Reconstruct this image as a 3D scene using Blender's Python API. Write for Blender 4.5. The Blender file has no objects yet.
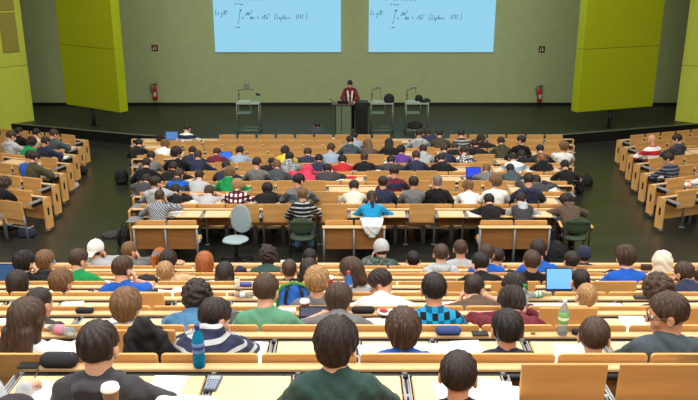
import bpy, math, random
import numpy as np
from mathutils import Vector, Matrix

# ------------------------------------------------------------------ camera, world, lights, exposure
C = bpy.context.scene.collection
SC = bpy.context.scene
F = 780.0                                  # focal length in pixels of the 698 x 400 frame
TH = math.atan(250.0 / F)                  # downward pitch
CT, ST = math.cos(TH), math.sin(TH)
CAMZ = 5.96
cam = bpy.data.cameras.new('camera')
cam.sensor_fit = 'HORIZONTAL'; cam.sensor_width = 36.0; cam.lens = F / 698.0 * 36.0
cam.clip_start = 0.05; cam.clip_end = 200
co = bpy.data.objects.new('camera', cam); C.objects.link(co)
co.location = (0, 0, CAMZ); co.rotation_euler = (math.pi / 2 - TH, 0, 0)
SC.camera = co
w = bpy.data.worlds.new('world'); SC.world = w; w.use_nodes = True
w.node_tree.nodes['Background'].inputs[0].default_value = (0.9, 0.95, 1.0, 1)
w.node_tree.nodes['Background'].inputs[1].default_value = 0.15
SC.view_settings.view_transform = 'Standard'; SC.view_settings.look = 'None'
SC.view_settings.gamma = 1.0; SC.view_settings.use_curve_mapping = False
SC.view_settings.exposure = 0.0
SC.cycles.use_denoising = True
SC.cycles.max_bounces = 5; SC.cycles.diffuse_bounces = 3; SC.cycles.glossy_bounces = 2
SC.cycles.transmission_bounces = 4; SC.cycles.transparent_max_bounces = 4
SC.cycles.sample_clamp_indirect = 4

def area(name, loc, sx, sy, power, col=(1.0, 0.965, 0.925), rot=(0, 0, 0)):
    l = bpy.data.lights.new(name, 'AREA'); l.shape = 'RECTANGLE'; l.size = sx; l.size_y = sy
    l.energy = power; l.color = col
    o = bpy.data.objects.new(name, l); C.objects.link(o); o.location = loc; o.rotation_euler = rot
    return o
for yy, pw in ((-1.0, 275), (4.0, 340), (9.0, 325), (14.0, 315), (19.0, 160)):      # ceiling luminaires over the seats
    for xx in (-8.0, 0.0, 8.0):
        area('ceiling_lamp', (xx, yy, 9.3), 5.0, 1.2, pw)
for xx in (-6, 6):                                                             # dimmer lamps over the stage
    area('stage_lamp', (xx, 24.0, 9.3), 4.0, 1.0, 300, (0.92, 1.0, 0.93))

# ------------------------------------------------------------------ projection helpers (pixels of the photo -> metres)
def zdist(Y, H): return Y * CT + H * ST               # depth along the axis, H = metres below the camera
def project(X, Y, Z):
    H = CAMZ - Z; d = zdist(Y, H)
    yc = H * CT - Y * ST
    return 349 + F * X / d, 200 + F * yc / d
def px_x(px, Y, Z): return (px - 349) * zdist(Y, CAMZ - Z) / F
def ray(px, py):
    a, b = (px - 349) / F, (py - 200) / F
    return np.array([a, CT - b * ST, -ST - b * CT])
def at_Y(px, py, Y):
    r = ray(px, py); t = Y / r[1]; return Vector((r[0] * t, Y, CAMZ + r[2] * t))
def at_Z(px, py, Z):
    r = ray(px, py); t = (Z - CAMZ) / r[2]; return Vector((r[0] * t, r[1] * t, Z))

# ------------------------------------------------------------------ materials
def lin(c): return tuple(((v / 255) / 12.92 if v / 255 <= 0.04045 else ((v / 255 + 0.055) / 1.055) ** 2.4) for v in c)
MATS = {}
def nt(name):
    m = bpy.data.materials.new(name); m.use_nodes = True
    return m, m.node_tree.nodes, m.node_tree.links, m.node_tree.nodes['Principled BSDF']
def mat(name, rgb, rough=0.6, metal=0.0, spec=0.5, noise=0.0, nscale=(20, 20, 20), bump=0.0, bscale=40, trans=0.0, ior=1.45, emit=0.0, sheen=0.0, alpha=1.0):
    if name in MATS: return MATS[name]
    m, N, L, B = nt(name); c = lin(rgb)
    B.inputs['Base Color'].default_value = (*c, 1); B.inputs['Roughness'].default_value = rough
    B.inputs['Metallic'].default_value = metal; B.inputs['Specular IOR Level'].default_value = spec
    B.inputs['Transmission Weight'].default_value = trans; B.inputs['IOR'].default_value = ior
    B.inputs['Sheen Weight'].default_value = sheen; B.inputs['Alpha'].default_value = alpha
    if emit:
        B.inputs['Emission Color'].default_value = (*c, 1); B.inputs['Emission Strength'].default_value = emit
    if noise or bump:
        tc = N.new('ShaderNodeTexCoord'); mp = N.new('ShaderNodeMapping'); L.new(tc.outputs['Object'], mp.inputs['Vector'])
        mp.inputs['Scale'].default_value = nscale
    if noise:
        t = N.new('ShaderNodeTexNoise'); t.inputs['Scale'].default_value = 1.0; t.inputs['Detail'].default_value = 4
        L.new(mp.outputs[0], t.inputs['Vector'])
        r = N.new('ShaderNodeValToRGB'); L.new(t.outputs['Fac'], r.inputs[0])
        r.color_ramp.elements[0].position = 0.3; r.color_ramp.elements[1].position = 0.7
        r.color_ramp.elements[0].color = (*[v * (1 - noise) for v in c], 1)
        r.color_ramp.elements[1].color = (*[min(1, v * (1 + noise)) for v in c], 1)
        L.new(r.outputs[0], B.inputs['Base Color'])
    if bump:
        t2 = N.new('ShaderNodeTexNoise'); t2.inputs['Scale'].default_value = bscale; t2.inputs['Detail'].default_value = 3
        L.new(tc.outputs['Object'], t2.inputs['Vector'])
        b = N.new('ShaderNodeBump'); b.inputs['Strength'].default_value = bump; b.inputs['Distance'].default_value = 0.02
        L.new(t2.outputs['Fac'], b.inputs['Height']); L.new(b.outputs[0], B.inputs['Normal'])
    MATS[name] = m
    return m

M_WOOD = mat('beech_veneer', (220, 168, 102), 0.42, noise=0.13, nscale=(1.2, 14, 14), spec=0.35)
M_PALE = mat('pale_laminate', (226, 194, 150), 0.38, noise=0.05, nscale=(1.5, 18, 18), spec=0.35)
M_LEDGE = mat('ledge_beech', (222, 184, 134), 0.42, noise=0.09, nscale=(0.8, 22, 22), spec=0.35)
M_STEEL = mat('brushed_steel', (182, 184, 186), 0.35, metal=0.4)
M_SHADEWOOD = mat('shaded_veneer', (156, 106, 58), 0.5, noise=0.12, nscale=(1.2, 14, 14), spec=0.3)  # darker copy of the veneer, shade below the ledges put into its colour
M_GREY = mat('grey_painted_steel', (138, 140, 142), 0.45, metal=0.3)
M_DARK = mat('dark_steel', (46, 46, 48), 0.5, metal=0.4)
M_BLACK = mat('black_plastic', (22, 22, 24), 0.5)
M_PAPER = mat('white_paper', (245, 245, 242), 0.8, spec=0.2)

COL = dict(black=(24, 23, 25), charcoal=(62, 62, 66), grey=(112, 113, 114), navy=(42, 48, 72), blue=(30, 92, 190), white=(232, 232, 230), cream=(224, 216, 196),
           maroon=(104, 34, 48), red=(186, 40, 46), pink=(208, 62, 92), purple=(96, 62, 140), green=(28, 142, 78), teal=(36, 150, 190), turquoise=(24, 146, 200),
           olive=(74, 70, 52), brown=(92, 74, 62), yellow=(222, 198, 60), silver=(176, 180, 184), slate=(72, 84, 92), forest=(50, 76, 70), mint=(92, 148, 118),
           denim=(70, 118, 158), beige=(206, 190, 160), lightblue=(150, 170, 190))
for k, v in list(COL.items()):
    pass
HAIRC = dict(black=(30, 25, 24), dark=(45, 34, 29), brown=(70, 51, 39), light=(116, 86, 58), blond=(166, 130, 88), ginger=(160, 92, 48), grey=(120, 108, 98), shaved=(120, 88, 70))
def hair_mat(key):
    n = key + '_hair'
    if n in MATS: return MATS[n]
    m, N, L, B = nt(n); c = lin(HAIRC[key])
    B.inputs['Roughness'].default_value = 0.5; B.inputs['Specular IOR Level'].default_value = 0.35
    tc = N.new('ShaderNodeTexCoord'); mp = N.new('ShaderNodeMapping'); mp.inputs['Scale'].default_value = (95, 95, 16)
    L.new(tc.outputs['Object'], mp.inputs['Vector'])
    t = N.new('ShaderNodeTexNoise'); t.inputs['Scale'].default_value = 1.0; t.inputs['Detail'].default_value = 3; t.inputs['Distortion'].default_value = 0.6
    L.new(mp.outputs[0], t.inputs['Vector'])
    r = N.new('ShaderNodeValToRGB'); r.color_ramp.elements[0].position = 0.3; r.color_ramp.elements[1].position = 0.72
    r.color_ramp.elements[0].color = (*[v * 0.45 for v in c], 1); r.color_ramp.elements[1].color = (*[min(1, v * 1.5) for v in c], 1)
    L.new(t.outputs['Fac'], r.inputs[0]); L.new(r.outputs[0], B.inputs['Base Color'])
    b = N.new('ShaderNodeBump'); b.inputs['Strength'].default_value = 0.5; b.inputs['Distance'].default_value = 0.01
    L.new(t.outputs['Fac'], b.inputs['Height']); L.new(b.outputs[0], B.inputs['Normal'])
    MATS[n] = m; return m
def cloth_mat(cols, pattern):
    n = '_'.join(cols) + ('_' + pattern if pattern else '') + '_cloth'
    if n in MATS: return MATS[n]
    m, N, L, B = nt(n); cs = [lin(COL[c]) for c in cols]
    B.inputs['Roughness'].default_value = 0.85; B.inputs['Specular IOR Level'].default_value = 0.2; B.inputs['Sheen Weight'].default_value = 0.08
    B.inputs['Base Color'].default_value = (*cs[0], 1)
    tc = N.new('ShaderNodeTexCoord'); obj = tc.outputs['Object']
    def wave(axis, scale, lo):
        wv = N.new('ShaderNodeTexWave'); wv.wave_type = 'BANDS'; wv.bands_direction = axis; wv.inputs['Scale'].default_value = scale
        wv.inputs['Distortion'].default_value = 0.25; wv.inputs['Detail'].default_value = 0
        L.new(obj, wv.inputs['Vector'])
        g = N.new('ShaderNodeMath'); g.operation = 'GREATER_THAN'; g.inputs[1].default_value = lo; L.new(wv.outputs['Fac'], g.inputs[0]); return g.outputs[0]
    def mix(fac, a, b):
        x = N.new('ShaderNodeMix'); x.data_type = 'RGBA'; L.new(fac, x.inputs[0])
        for i, v in ((6, a), (7, b)):
            if isinstance(v, tuple): x.inputs[i].default_value = (*v, 1)
            else: L.new(v, x.inputs[i])
        return x.outputs[2]
    out = None
    if pattern == 'striped': out = mix(wave('Z', 4.3, 0.76), cs[0], cs[1])
    elif pattern == 'banded':
        out = mix(wave('Z', 1.7, 0.6), cs[0], cs[1])
    elif pattern in ('plaid', 'checked'):
        sc_ = 3.4 if pattern == 'plaid' else 7.0; dk = tuple(v * .35 for v in cs[0])
        X_, Z_ = wave('X', sc_, .5), wave('Z', sc_, .5)
        out = mix(Z_, mix(X_, cs[1], cs[0]), mix(X_, cs[0], dk if pattern == 'plaid' else cs[1]))
    elif pattern == 'patterned':
        t = N.new('ShaderNodeTexNoise'); t.inputs['Scale'].default_value = 28; t.inputs['Detail'].default_value = 2; L.new(obj, t.inputs['Vector'])
        g = N.new('ShaderNodeMath'); g.operation = 'GREATER_THAN'; g.inputs[1].default_value = 0.53; L.new(t.outputs['Fac'], g.inputs[0])
        out = mix(g.outputs[0], cs[0], cs[1])
    if out is not None: L.new(out, B.inputs['Base Color'])
    t = N.new('ShaderNodeTexNoise'); t.inputs['Scale'].default_value = 26; t.inputs['Detail'].default_value = 3; L.new(obj, t.inputs['Vector'])
    b = N.new('ShaderNodeBump'); b.inputs['Strength'].default_value = 0.35; b.inputs['Distance'].default_value = 0.02
    L.new(t.outputs['Fac'], b.inputs['Height']); L.new(b.outputs[0], B.inputs['Normal'])
    MATS[n] = m; return m
M_SKIN = [mat('skin_fair', (224, 172, 146), 0.5, noise=0.05, nscale=(14, 14, 14)), mat('skin_warm', (206, 150, 120), 0.5, noise=0.05, nscale=(14, 14, 14))]

# ------------------------------------------------------------------ mesh helpers
def mesh_from(name, V, Fq, smooth=False):
    me = bpy.data.meshes.new(name)
    me.from_pydata([tuple(v) for v in V], [], [tuple(f) for f in Fq]); me.validate()
    if smooth: me.polygons.foreach_set('use_smooth', [True] * len(me.polygons))
    me.update(); return me
class MB:
    """collects simple solids into one mesh"""
    def __init__(s): s.V = []; s.F = []; s.S = []
    def add(s, V, Fc, sm=False):
        n = len(s.V); s.V += [tuple(v) for v in V]; s.F += [tuple(i + n for i in f) for f in Fc]; s.S += [sm] * len(Fc); return s
    def box(s, x0, x1, y0, y1, z0, z1, b=0.0, M=None):
        b = min(b, (x1 - x0) * .45, (y1 - y0) * .45, (z1 - z0) * .45)
        if b <= 0:
            V = [(x, y, z) for x in (x0, x1) for y in (y0, y1) for z in (z0, z1)]
            Fc = [(0, 1, 3, 2), (4, 6, 7, 5), (0, 4, 5, 1), (2, 3, 7, 6), (0, 2, 6, 4), (1, 5, 7, 3)]
        else:                                           # chamfered box: 24 vertices
            V = []; 
            lo, hi = (x0, y0, z0), (x1, y1, z1)
            idx = {}
            for sx in (0, 1):
                for sy in (0, 1):
                    for sz in (0, 1):
                        for ax in range(3):
                            p = []
                            for k, sg in enumerate((sx, sy, sz)):
                                e = (lo, hi)[sg][k]
                                p.append(e if k == ax else e + (b if sg == 0 else -b))
                            idx[(sx, sy, sz, ax)] = len(V); V.append(tuple(p))
            Fc = []
            for ax in range(3):
                o = [k for k in range(3) if k != ax]
                for sg in (0, 1):
                    q = []
                    for (u, v) in ((0, 0), (1, 0), (1, 1), (0, 1)):
                        t = [0, 0, 0]; t[ax] = sg; t[o[0]] = u; t[o[1]] = v; q.append(idx[(*t, ax)])
                    Fc.append(q)
                for u in (0, 1):
                    for v in (0, 1):
                        t0 = [0, 0, 0]; t0[o[0]] = u; t0[o[1]] = v; t1 = list(t0); t1[ax] = 1
                        Fc.append([idx[(*t0, o[0])], idx[(*t0, o[1])], idx[(*t1, o[1])], idx[(*t1, o[0])]])
            for sx in (0, 1):
                for sy in (0, 1):
                    for sz in (0, 1): Fc.append([idx[(sx, sy, sz, k)] for k in range(3)])
            c = np.array([(x0 + x1) / 2, (y0 + y1) / 2, (z0 + z1) / 2]); VV = np.array(V); G = []
            for f in Fc:
                p = VV[list(f)]; nrm = np.cross(p[1] - p[0], p[2] - p[0])
                G.append(f if np.dot(nrm, p.mean(0) - c) > 0 else f[::-1])
            Fc = G
        if M is not None: V = [tuple(M @ Vector(v)) for v in V]
        return s.add(V, Fc)
    def tube(s, pts, r, n=8, closed_ends=True, radii=None):
        P = [Vector(p) for p in pts]; V = []; Fc = []
        prev = None
        for i, p in enumerate(P):
            d = (P[min(i + 1, len(P) - 1)] - P[max(i - 1, 0)]).normalized()
            a = Vector((0, 0, 1)) if abs(d.z) < .9 else Vector((1, 0, 0))
            u = d.cross(a).normalized() if prev is None else (prev - d * prev.dot(d)).normalized()
            prev = u; v = d.cross(u); rr = radii[i] if radii else r
            for k in range(n):
                t = 2 * math.pi * k / n; V.append(p + (u * math.cos(t) + v * math.sin(t)) * rr)
        for i in range(len(P) - 1):
            for k in range(n):
                a, b2 = i * n + k, i * n + (k + 1) % n; Fc.append((a, b2, b2 + n, a + n))
        if closed_ends:
            Fc.append(tuple(range(n - 1, -1, -1))); Fc.append(tuple(range((len(P) - 1) * n, len(P) * n)))
        return s.add(V, Fc, True)
    def lathe(s, prof, n=20, M=None):
        V = []; Fc = []
        for (r, z) in prof:
            for k in range(n):
                t = 2 * math.pi * k / n; V.append((max(r, 1e-4) * math.cos(t), max(r, 1e-4) * math.sin(t), z))
        for i in range(len(prof) - 1):
            for k in range(n):
                a, b2 = i * n + k, i * n + (k + 1) % n; Fc.append((a, b2, b2 + n, a + n))
        Fc.append(tuple(range(n - 1, -1, -1))); Fc.append(tuple(range((len(prof) - 1) * n, len(prof) * n)))
        if M is not None: V = [tuple(M @ Vector(v)) for v in V]
        return s.add(V, Fc, True)
    def prism(s, poly, ext, M=None):
        """polygon (x, z) list extruded along y from ext[0] to ext[1]"""
        n = len(poly); V = [(x, ext[0], z) for x, z in poly] + [(x, ext[1], z) for x, z in poly]
        Fc = [tuple(range(n)), tuple(range(2 * n - 1, n - 1, -1))] + [((k + 1) % n, k, k + n, (k + 1) % n + n) for k in range(n)]
        if M is not None: V = [tuple(M @ Vector(v)) for v in V]
        return s.add(V, Fc)
    def mesh(s, name):
        me = bpy.data.meshes.new(name); me.from_pydata(s.V, [], s.F)
        me.polygons.foreach_set('use_smooth', s.S); me.update(); return me
    def build(s, name, m, parent=None, loc=None):
        return obj(name, s.mesh(name), m, parent, loc)
def obj(name, me, m=None, parent=None, loc=None, mtx=None):
    o = bpy.data.objects.new(name, me); C.objects.link(o)
    if m is not None:
        if len(me.materials) == 0: me.materials.append(m)
        if me.materials[0] != m:
            o.material_slots[0].link = 'OBJECT'; o.material_slots[0].material = m
    if parent is not None: o.parent = parent
    if loc is not None: o.location = loc
    if mtx is not None: o.matrix_local = mtx
    return o
def empty(name, loc, rz=0.0):
    o = bpy.data.objects.new(name, None); C.objects.link(o); o.empty_display_size = 0.1
    o.location = loc; o.rotation_euler = (0, 0, rz); return o
def tag(o, label, cat, group=None, kind=None):
    o['label'] = label; o['category'] = cat
    if group: o['group'] = group
    if kind: o['kind'] = kind
    return o
def struct(o): o['kind'] = 'structure'; return o
def rounded(w, h, r, n=4, bottom=True):
    """rounded rectangle outline (x, z), centred in x, z from 0 to h"""
    pts = []
    cs = [(w / 2 - r, r, -90), (w / 2 - r, h - r, 0), (-w / 2 + r, h - r, 90), (-w / 2 + r, r, 180)]
    for i, (cx, cz, a0) in enumerate(cs):
        if not bottom and i in (0, 3):
            pts.append((cx + (r if i == 0 else -r), 0)); continue
        for k in range(n + 1):
            a = math.radians(a0 + 90 * k / n); pts.append((cx + r * math.cos(a), cz + r * math.sin(a)))
    return pts
ORD = ['zeroth', 'first', 'second', 'third', 'fourth', 'fifth', 'sixth', 'seventh', 'eighth', 'ninth', 'tenth', 'eleventh', 'twelfth', 'thirteenth', 'fourteenth', 'fifteenth',
       'sixteenth', 'seventeenth', 'eighteenth', 'nineteenth', 'twentieth', 'twenty-first', 'twenty-second', 'twenty-third', 'twenty-fourth']
RNG = random.Random(7)
# ------------------------------------------------------------------ layout of the seat rows
W = 0.55                                                   # seat pitch
def m_row(k): return 21.85 - .991 * (k - 1), .0625 * (k - 1)                      # hinge line Y and floor z, k = 1 next to the stage
def b_row(k): return 3.90 + .983 * (8 - k), CAMZ - (2.174 + .314 * (8 - k)) - .93 - (.028 if k == 8 else .01 if k == 7 else 0)  # k = 1 next to the cross aisle, 8 in front
AISLE = .5
def slope(Y): return max(-.12, min(AISLE, AISLE - .0611 * (Y - 13.55)))

# ------------------------------------------------------------------ structure
WALL_Y = 30.1; STAGE_Z = .2
M_WALL = mat('olive_plaster', (168, 178, 130), 0.85, noise=0.04, nscale=(3, 3, 3), bump=0.05, bscale=60)
M_SIDE = mat('grey_beige_plaster', (150, 148, 112), 0.85, noise=0.04, nscale=(3, 3, 3))
M_FLOOR = mat('dark_linoleum', (41, 43, 37), 0.3, noise=0.22, nscale=(1.6, 1.6, 1.6), spec=0.5)
M_STAGE = mat('dark_stage_boards', (40, 44, 30), 0.42, noise=0.15, nscale=(0.7, 3, 3), spec=0.4)
M_CEIL = mat('white_ceiling', (225, 224, 215), 0.9)
M_LIME = mat('lime_lacquer', (166, 176, 20), 0.5, noise=0.05, nscale=(40, 2, 2), spec=0.3)
M_LIMEP = mat('pale_lime_lacquer', (192, 200, 72), 0.5, noise=0.04, nscale=(10, 2, 2), spec=0.3)

prof = [(31.0, -.12), (23.7, -.12), (13.55, AISLE), (11.22, AISLE)]
for k in range(1, 14):
    Y, z = b_row(k)
    y1 = Y + .41; prof += [(y1, z), (Y - .573, z)]
    if k == 13: break
V = []; Fc = []
for (y, z) in prof: V += [(-14, y, z), (14, y, z)]
for i in range(len(prof) - 1): Fc.append((2 * i, 2 * i + 2, 2 * i + 3, 2 * i + 1))
struct(obj('floor', mesh_from('floor', V, Fc), M_FLOOR))
def plain_box(name, m, *a): return struct(MB().box(*a).build(name, m))
plain_box('wall_front', M_WALL, -14, 14, WALL_Y, WALL_Y + .2, 0, 9.6)
plain_box('wall_left', M_SIDE, -14.2, -14, -5, WALL_Y + .2, 0, 9.6)
plain_box('wall_right', M_SIDE, 14, 14.2, -5, WALL_Y + .2, 0, 9.6)
plain_box('wall_back', M_SIDE, -14.2, 14.2, -5.2, -5, 0, 9.6)
plain_box('ceiling', M_CEIL, -14.2, 14.2, -5.2, WALL_Y + .2, 9.6, 9.8)
EDGE = [(-13.9, 27.4), (-11.2, 26.45), (-7.1, 24.95), (-4.0, 24.1), (0, 23.85), (4.0, 24.1), (7.1, 24.95), (11.2, 26.3), (13.9, 27.2)]
poly = EDGE + [(13.9, WALL_Y - .01), (-13.9, WALL_Y - .01)]
V = [(x, y, STAGE_Z) for x, y in poly] + [(x, y, -0.02) for x, y in poly]; n = len(poly)
struct(obj('stage', mesh_from('stage', V, [tuple(range(n))] + [(i, i + n, (i + 1) % n + n, (i + 1) % n) for i in range(n)]), M_STAGE))
V = [(x, y - .012, z) for x, y in EDGE for z in (-.12, STAGE_Z)] + [(x, y - .002, z) for x, y in EDGE for z in (-.12, STAGE_Z)]; q = len(EDGE) * 2
struct(obj('trim_2', mesh_from('trim', V, [(2 * i, 2 * i + 2, 2 * i + 3, 2 * i + 1) for i in range(len(EDGE) - 1)] + [(q + 2 * i + 1, q + 2 * i + 3, q + 2 * i + 2, q + 2 * i) for i in range(len(EDGE) - 1)]), mat('black_riser', (14, 14, 13), 0.6)))
b = MB()
for i in range(len(EDGE) - 1):
    (xa, ya), (xb, yb) = EDGE[i], EDGE[i + 1]; L_ = math.hypot(xb - xa, yb - ya)
    M = Matrix.Translation((xa, ya, STAGE_Z)) @ Matrix.Rotation(math.atan2(yb - ya, xb - xa), 4, 'Z')
    b.box(0, L_, -.02, .10, .001, .018, .004, M)
struct(b.build('trim_1', mat('stage_edge_aluminium', (120, 122, 112), 0.4, metal=0.5)))
struct(MB().box(-13.9, 13.9, WALL_Y - .03, WALL_Y, STAGE_Z, STAGE_Z + .10).build('baseboard_front', mat('black_skirting', (16, 16, 14), 0.5)))

# green standing panels on poles, one each side of the wall
def green_panel(pa, pb, thick_side, pole_px, label, inset):
    """pa / pb: far and near bottom corners; the slab is .32 thick"""
    d = (pb - pa); d.z = 0; L_ = d.length; ang = math.atan2(d.y, d.x)
    root = empty('green_panel', (pa.x, pa.y, STAGE_Z), ang); zb = pa.z - STAGE_Z
    sgn = 1 if thick_side > 0 else -1
    h = 8.2
    for z0, z1 in ((zb, zb + 2.05), (zb + 2.06, h)):
        MB().box(0, L_, 0, .34 * sgn if sgn > 0 else 0.34, z0, z1, .012).build('panel_board', M_LIME, root)
    pl = pole_px * L_
    MB().tube([(pl, .17, 0.012), (pl, .17, zb + .02)], .06, 12).build('pole', M_DARK, root)
    MB().box(pl - .16, pl + .16, .03, .31, 0, .014, .004).build('base_plate', M_DARK, root)
    return tag(root, label, 'acoustic panel')
green_panel(at_Z(66, 104.3, .85), at_Z(120.5, 112.8, .85), 1, .42, 'tall lime green panel on a pole left of the two projections', 0)
green_panel(at_Z(577, 112.6, .85), at_Z(652.5, 106.3, .85), 1, .48, 'tall lime green panel on a pole right of the two projections', 0)
# slabs of the side walls with brown speaker grilles
def side_slab(pn, pf, nm, label, sg):
    d = pf - pn; L_ = d.length; ang = math.atan2(d.y, d.x)
    root = empty('wall_panel', (pn.x, pn.y, 0), ang)
    t = (.0, .25) if sg > 0 else (-.25, 0.0)
    z = 0.012
    MB().box(0, L_, t[0], t[1], z, 2.15, .01).build('lower_board', M_LIMEP, root)
    MB().box(0, L_, t[0], t[1], 2.16, 8.6, .01).build('upper_board', M_LIMEP, root)
    f = t[0] if sg > 0 else t[1]; e = -.03 if sg > 0 else .03
    for z0, z1 in ((2.64, 3.97), (4.03, 5.4)):
        MB().box(L_ * .38, L_ * .82, min(f, f + e), max(f, f + e), z0, z1, .01).build('grille', mat('brown_mesh', (150, 136, 58), 0.8, noise=0.2, nscale=(90, 90, 90)), root)
    return tag(root, label, 'wall panel')
side_slab(Vector((-12.05, 26.35, 0)), Vector((-11.15, 27.2, 0)), 0, 'pale lime wall slab with brown grilles behind the left seats', 1)
side_slab(Vector((11.55, 27.2, 0)), Vector((12.6, 26.35, 0)), 0, 'pale lime wall slab with brown grilles behind the right seats', 1)

# ------------------------------------------------------------------ projected pictures with the lecturer's handwriting
M_SCREEN = mat('projected_light_blue', (152, 215, 243), 0.9, emit=0.93, spec=0.0)
M_SCREEN.node_tree.nodes['Principled BSDF'].inputs['Base Color'].default_value = (.03, .04, .045, 1)
M_INK = mat('handwriting_ink', (58, 84, 96), 0.9, spec=0.0)
G = {  # strokes of handwritten letters in a unit box (x 0..1, y 0 baseline, 1 cap height)
 'E': [[(.8, .9), (.3, 1), (.1, .75), (.5, .55), (.1, .4), (.1, .1), (.5, 0), (.85, .15)]], 's': [[(.7, .5), (.3, .55), (.3, .35), (.65, .2), (.55, 0), (.1, .05)]],
 'g': [[(.7, .45), (.3, .5), (.2, .15), (.5, .05), (.7, .45), (.6, -.4), (.2, -.45), (.15, -.25)]], 'i': [[(.3, .5), (.25, .05), (.5, .1)], [(.38, .75), (.42, .8)]],
 'l': [[(.3, .1), (.6, .9), (.45, 1), (.3, .7), (.25, .1), (.55, .05)]], 't': [[(.5, 1), (.35, .1), (.6, .05)], [(.1, .65), (.8, .7)]], ':': [[(.3, .45), (.35, .48)], [(.28, .1), (.33, .12)]],
 'e': [[(.1, .25), (.6, .35), (.45, .5), (.15, .35), (.2, .05), (.65, .1)]], '-': [[(.05, .3), (.8, .33)]], 'x': [[(.1, .5), (.6, 0)], [(.7, .5), (.05, 0)]],
 '2': [[(.1, .8), (.4, 1), (.65, .75), (.1, .02), (.75, .05)]], '1': [[(.2, .7), (.5, 1), (.4, 0)]], '/': [[(.7, 1.05), (.1, -.1)]], 'd': [[(.65, .45), (.2, .45), (.15, .05), (.5, .05), (.75, 1), (.65, .05), (.85, .05)]],
 '=': [[(.05, .45), (.8, .48)], [(.05, .2), (.8, .23)]], 'L': [[(.6, 1), (.35, .9), (.25, .1), (.1, .05), (.8, .05)]], 'a': [[(.65, .45), (.25, .45), (.15, .1), (.45, .05), (.65, .45), (.65, .05), (.85, .1)]],
 'p': [[(.3, .5), (.1, -.45)], [(.25, .4), (.6, .5), (.6, .1), (.2, .05)]], 'c': [[(.65, .45), (.3, .5), (.15, .15), (.4, 0), (.7, .1)]], '7': [[(.1, .95), (.75, .98), (.3, 0)]], '8': [[(.5, .5), (.2, .75), (.5, 1), (.7, .75), (.2, .25), (.45, 0), (.7, .25), (.5, .5)]],
 '(': [[(.6, 1.15), (.25, .6), (.4, -.15)]], ')': [[(.3, 1.15), (.6, .6), (.2, -.15)]], 'm': [[(.1, 0), (.15, .5), (.1, .3), (.35, .5), (.35, .05), (.4, .35), (.65, .5), (.65, .05), (.85, .1)]],
 'n': [[(.1, 0), (.15, .5), (.1, .3), (.5, .5), (.55, .05), (.75, .1)]], '>': [[(.0, .3), (.9, .33)], [(.65, .5), (.92, .33), (.6, .15)]], 'o': [[(.5, .5), (.15, .3), (.35, .02), (.65, .25), (.5, .5)]],
 'oo': [[(.5, .25), (.25, .45), (.05, .25), (.25, .05), (.5, .25), (.75, .45), (.95, .25), (.75, .05), (.5, .25)]], 'S': [[(1.0, 1.5), (.8, 1.75), (.6, 1.5), (.5, .2), (.4, -.55), (.2, -.75), (.0, -.5)]],
 'v': [[(0, .45), (.12, .5), (.3, 0), (.5, 1.05), (2.1, 1.1)]], 'pi': [[(.0, .45), (.8, .5)], [(.25, .48), (.2, 0)], [(.6, .48), (.65, .05)]], '!': [[(.4, 1), (.35, .3)], [(.32, .05), (.34, .1)]], 'N': [[(.1, 0), (.25, 1), (.6, .05), (.8, 1)]], 'r': [[(.2, .5), (.2, 0)], [(.2, .35), (.6, .5)]], ' ': []}
def writing(items, name, root, th=.0085):
    mb = MB()
    for ch, x, y, sx, sy in items:
        for st in G[ch]:
            P = []
            for q in range(len(st) - 1):
                for t in (0, .5): P.append((st[q][0] + (st[q + 1][0] - st[q][0]) * t, st[q][1] + (st[q + 1][1] - st[q][1]) * t))
            P.append(st[-1])
            for _ in range(2):                                          # smooth the stroke
                P = [P[0]] + [tuple((P[i - 1][c] + 2 * P[i][c] + P[i + 1][c]) / 4 for c in (0, 1)) for i in range(1, len(P) - 1)] + [P[-1]]
            pts = [(x + (px + .25 * py) * sx, -.006, y + py * sy) for px, py in P]
            mb.tube(pts, th, 5)
    return mb.build(name, M_INK, root)
def line(txt, x, y, sx, sy, adv=.86):
    out = []
    for ch in txt: out.append((ch, x, y, sx, sy)); x += sx * (adv if ch not in 'il:1!' else adv * .62)
    return out
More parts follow.
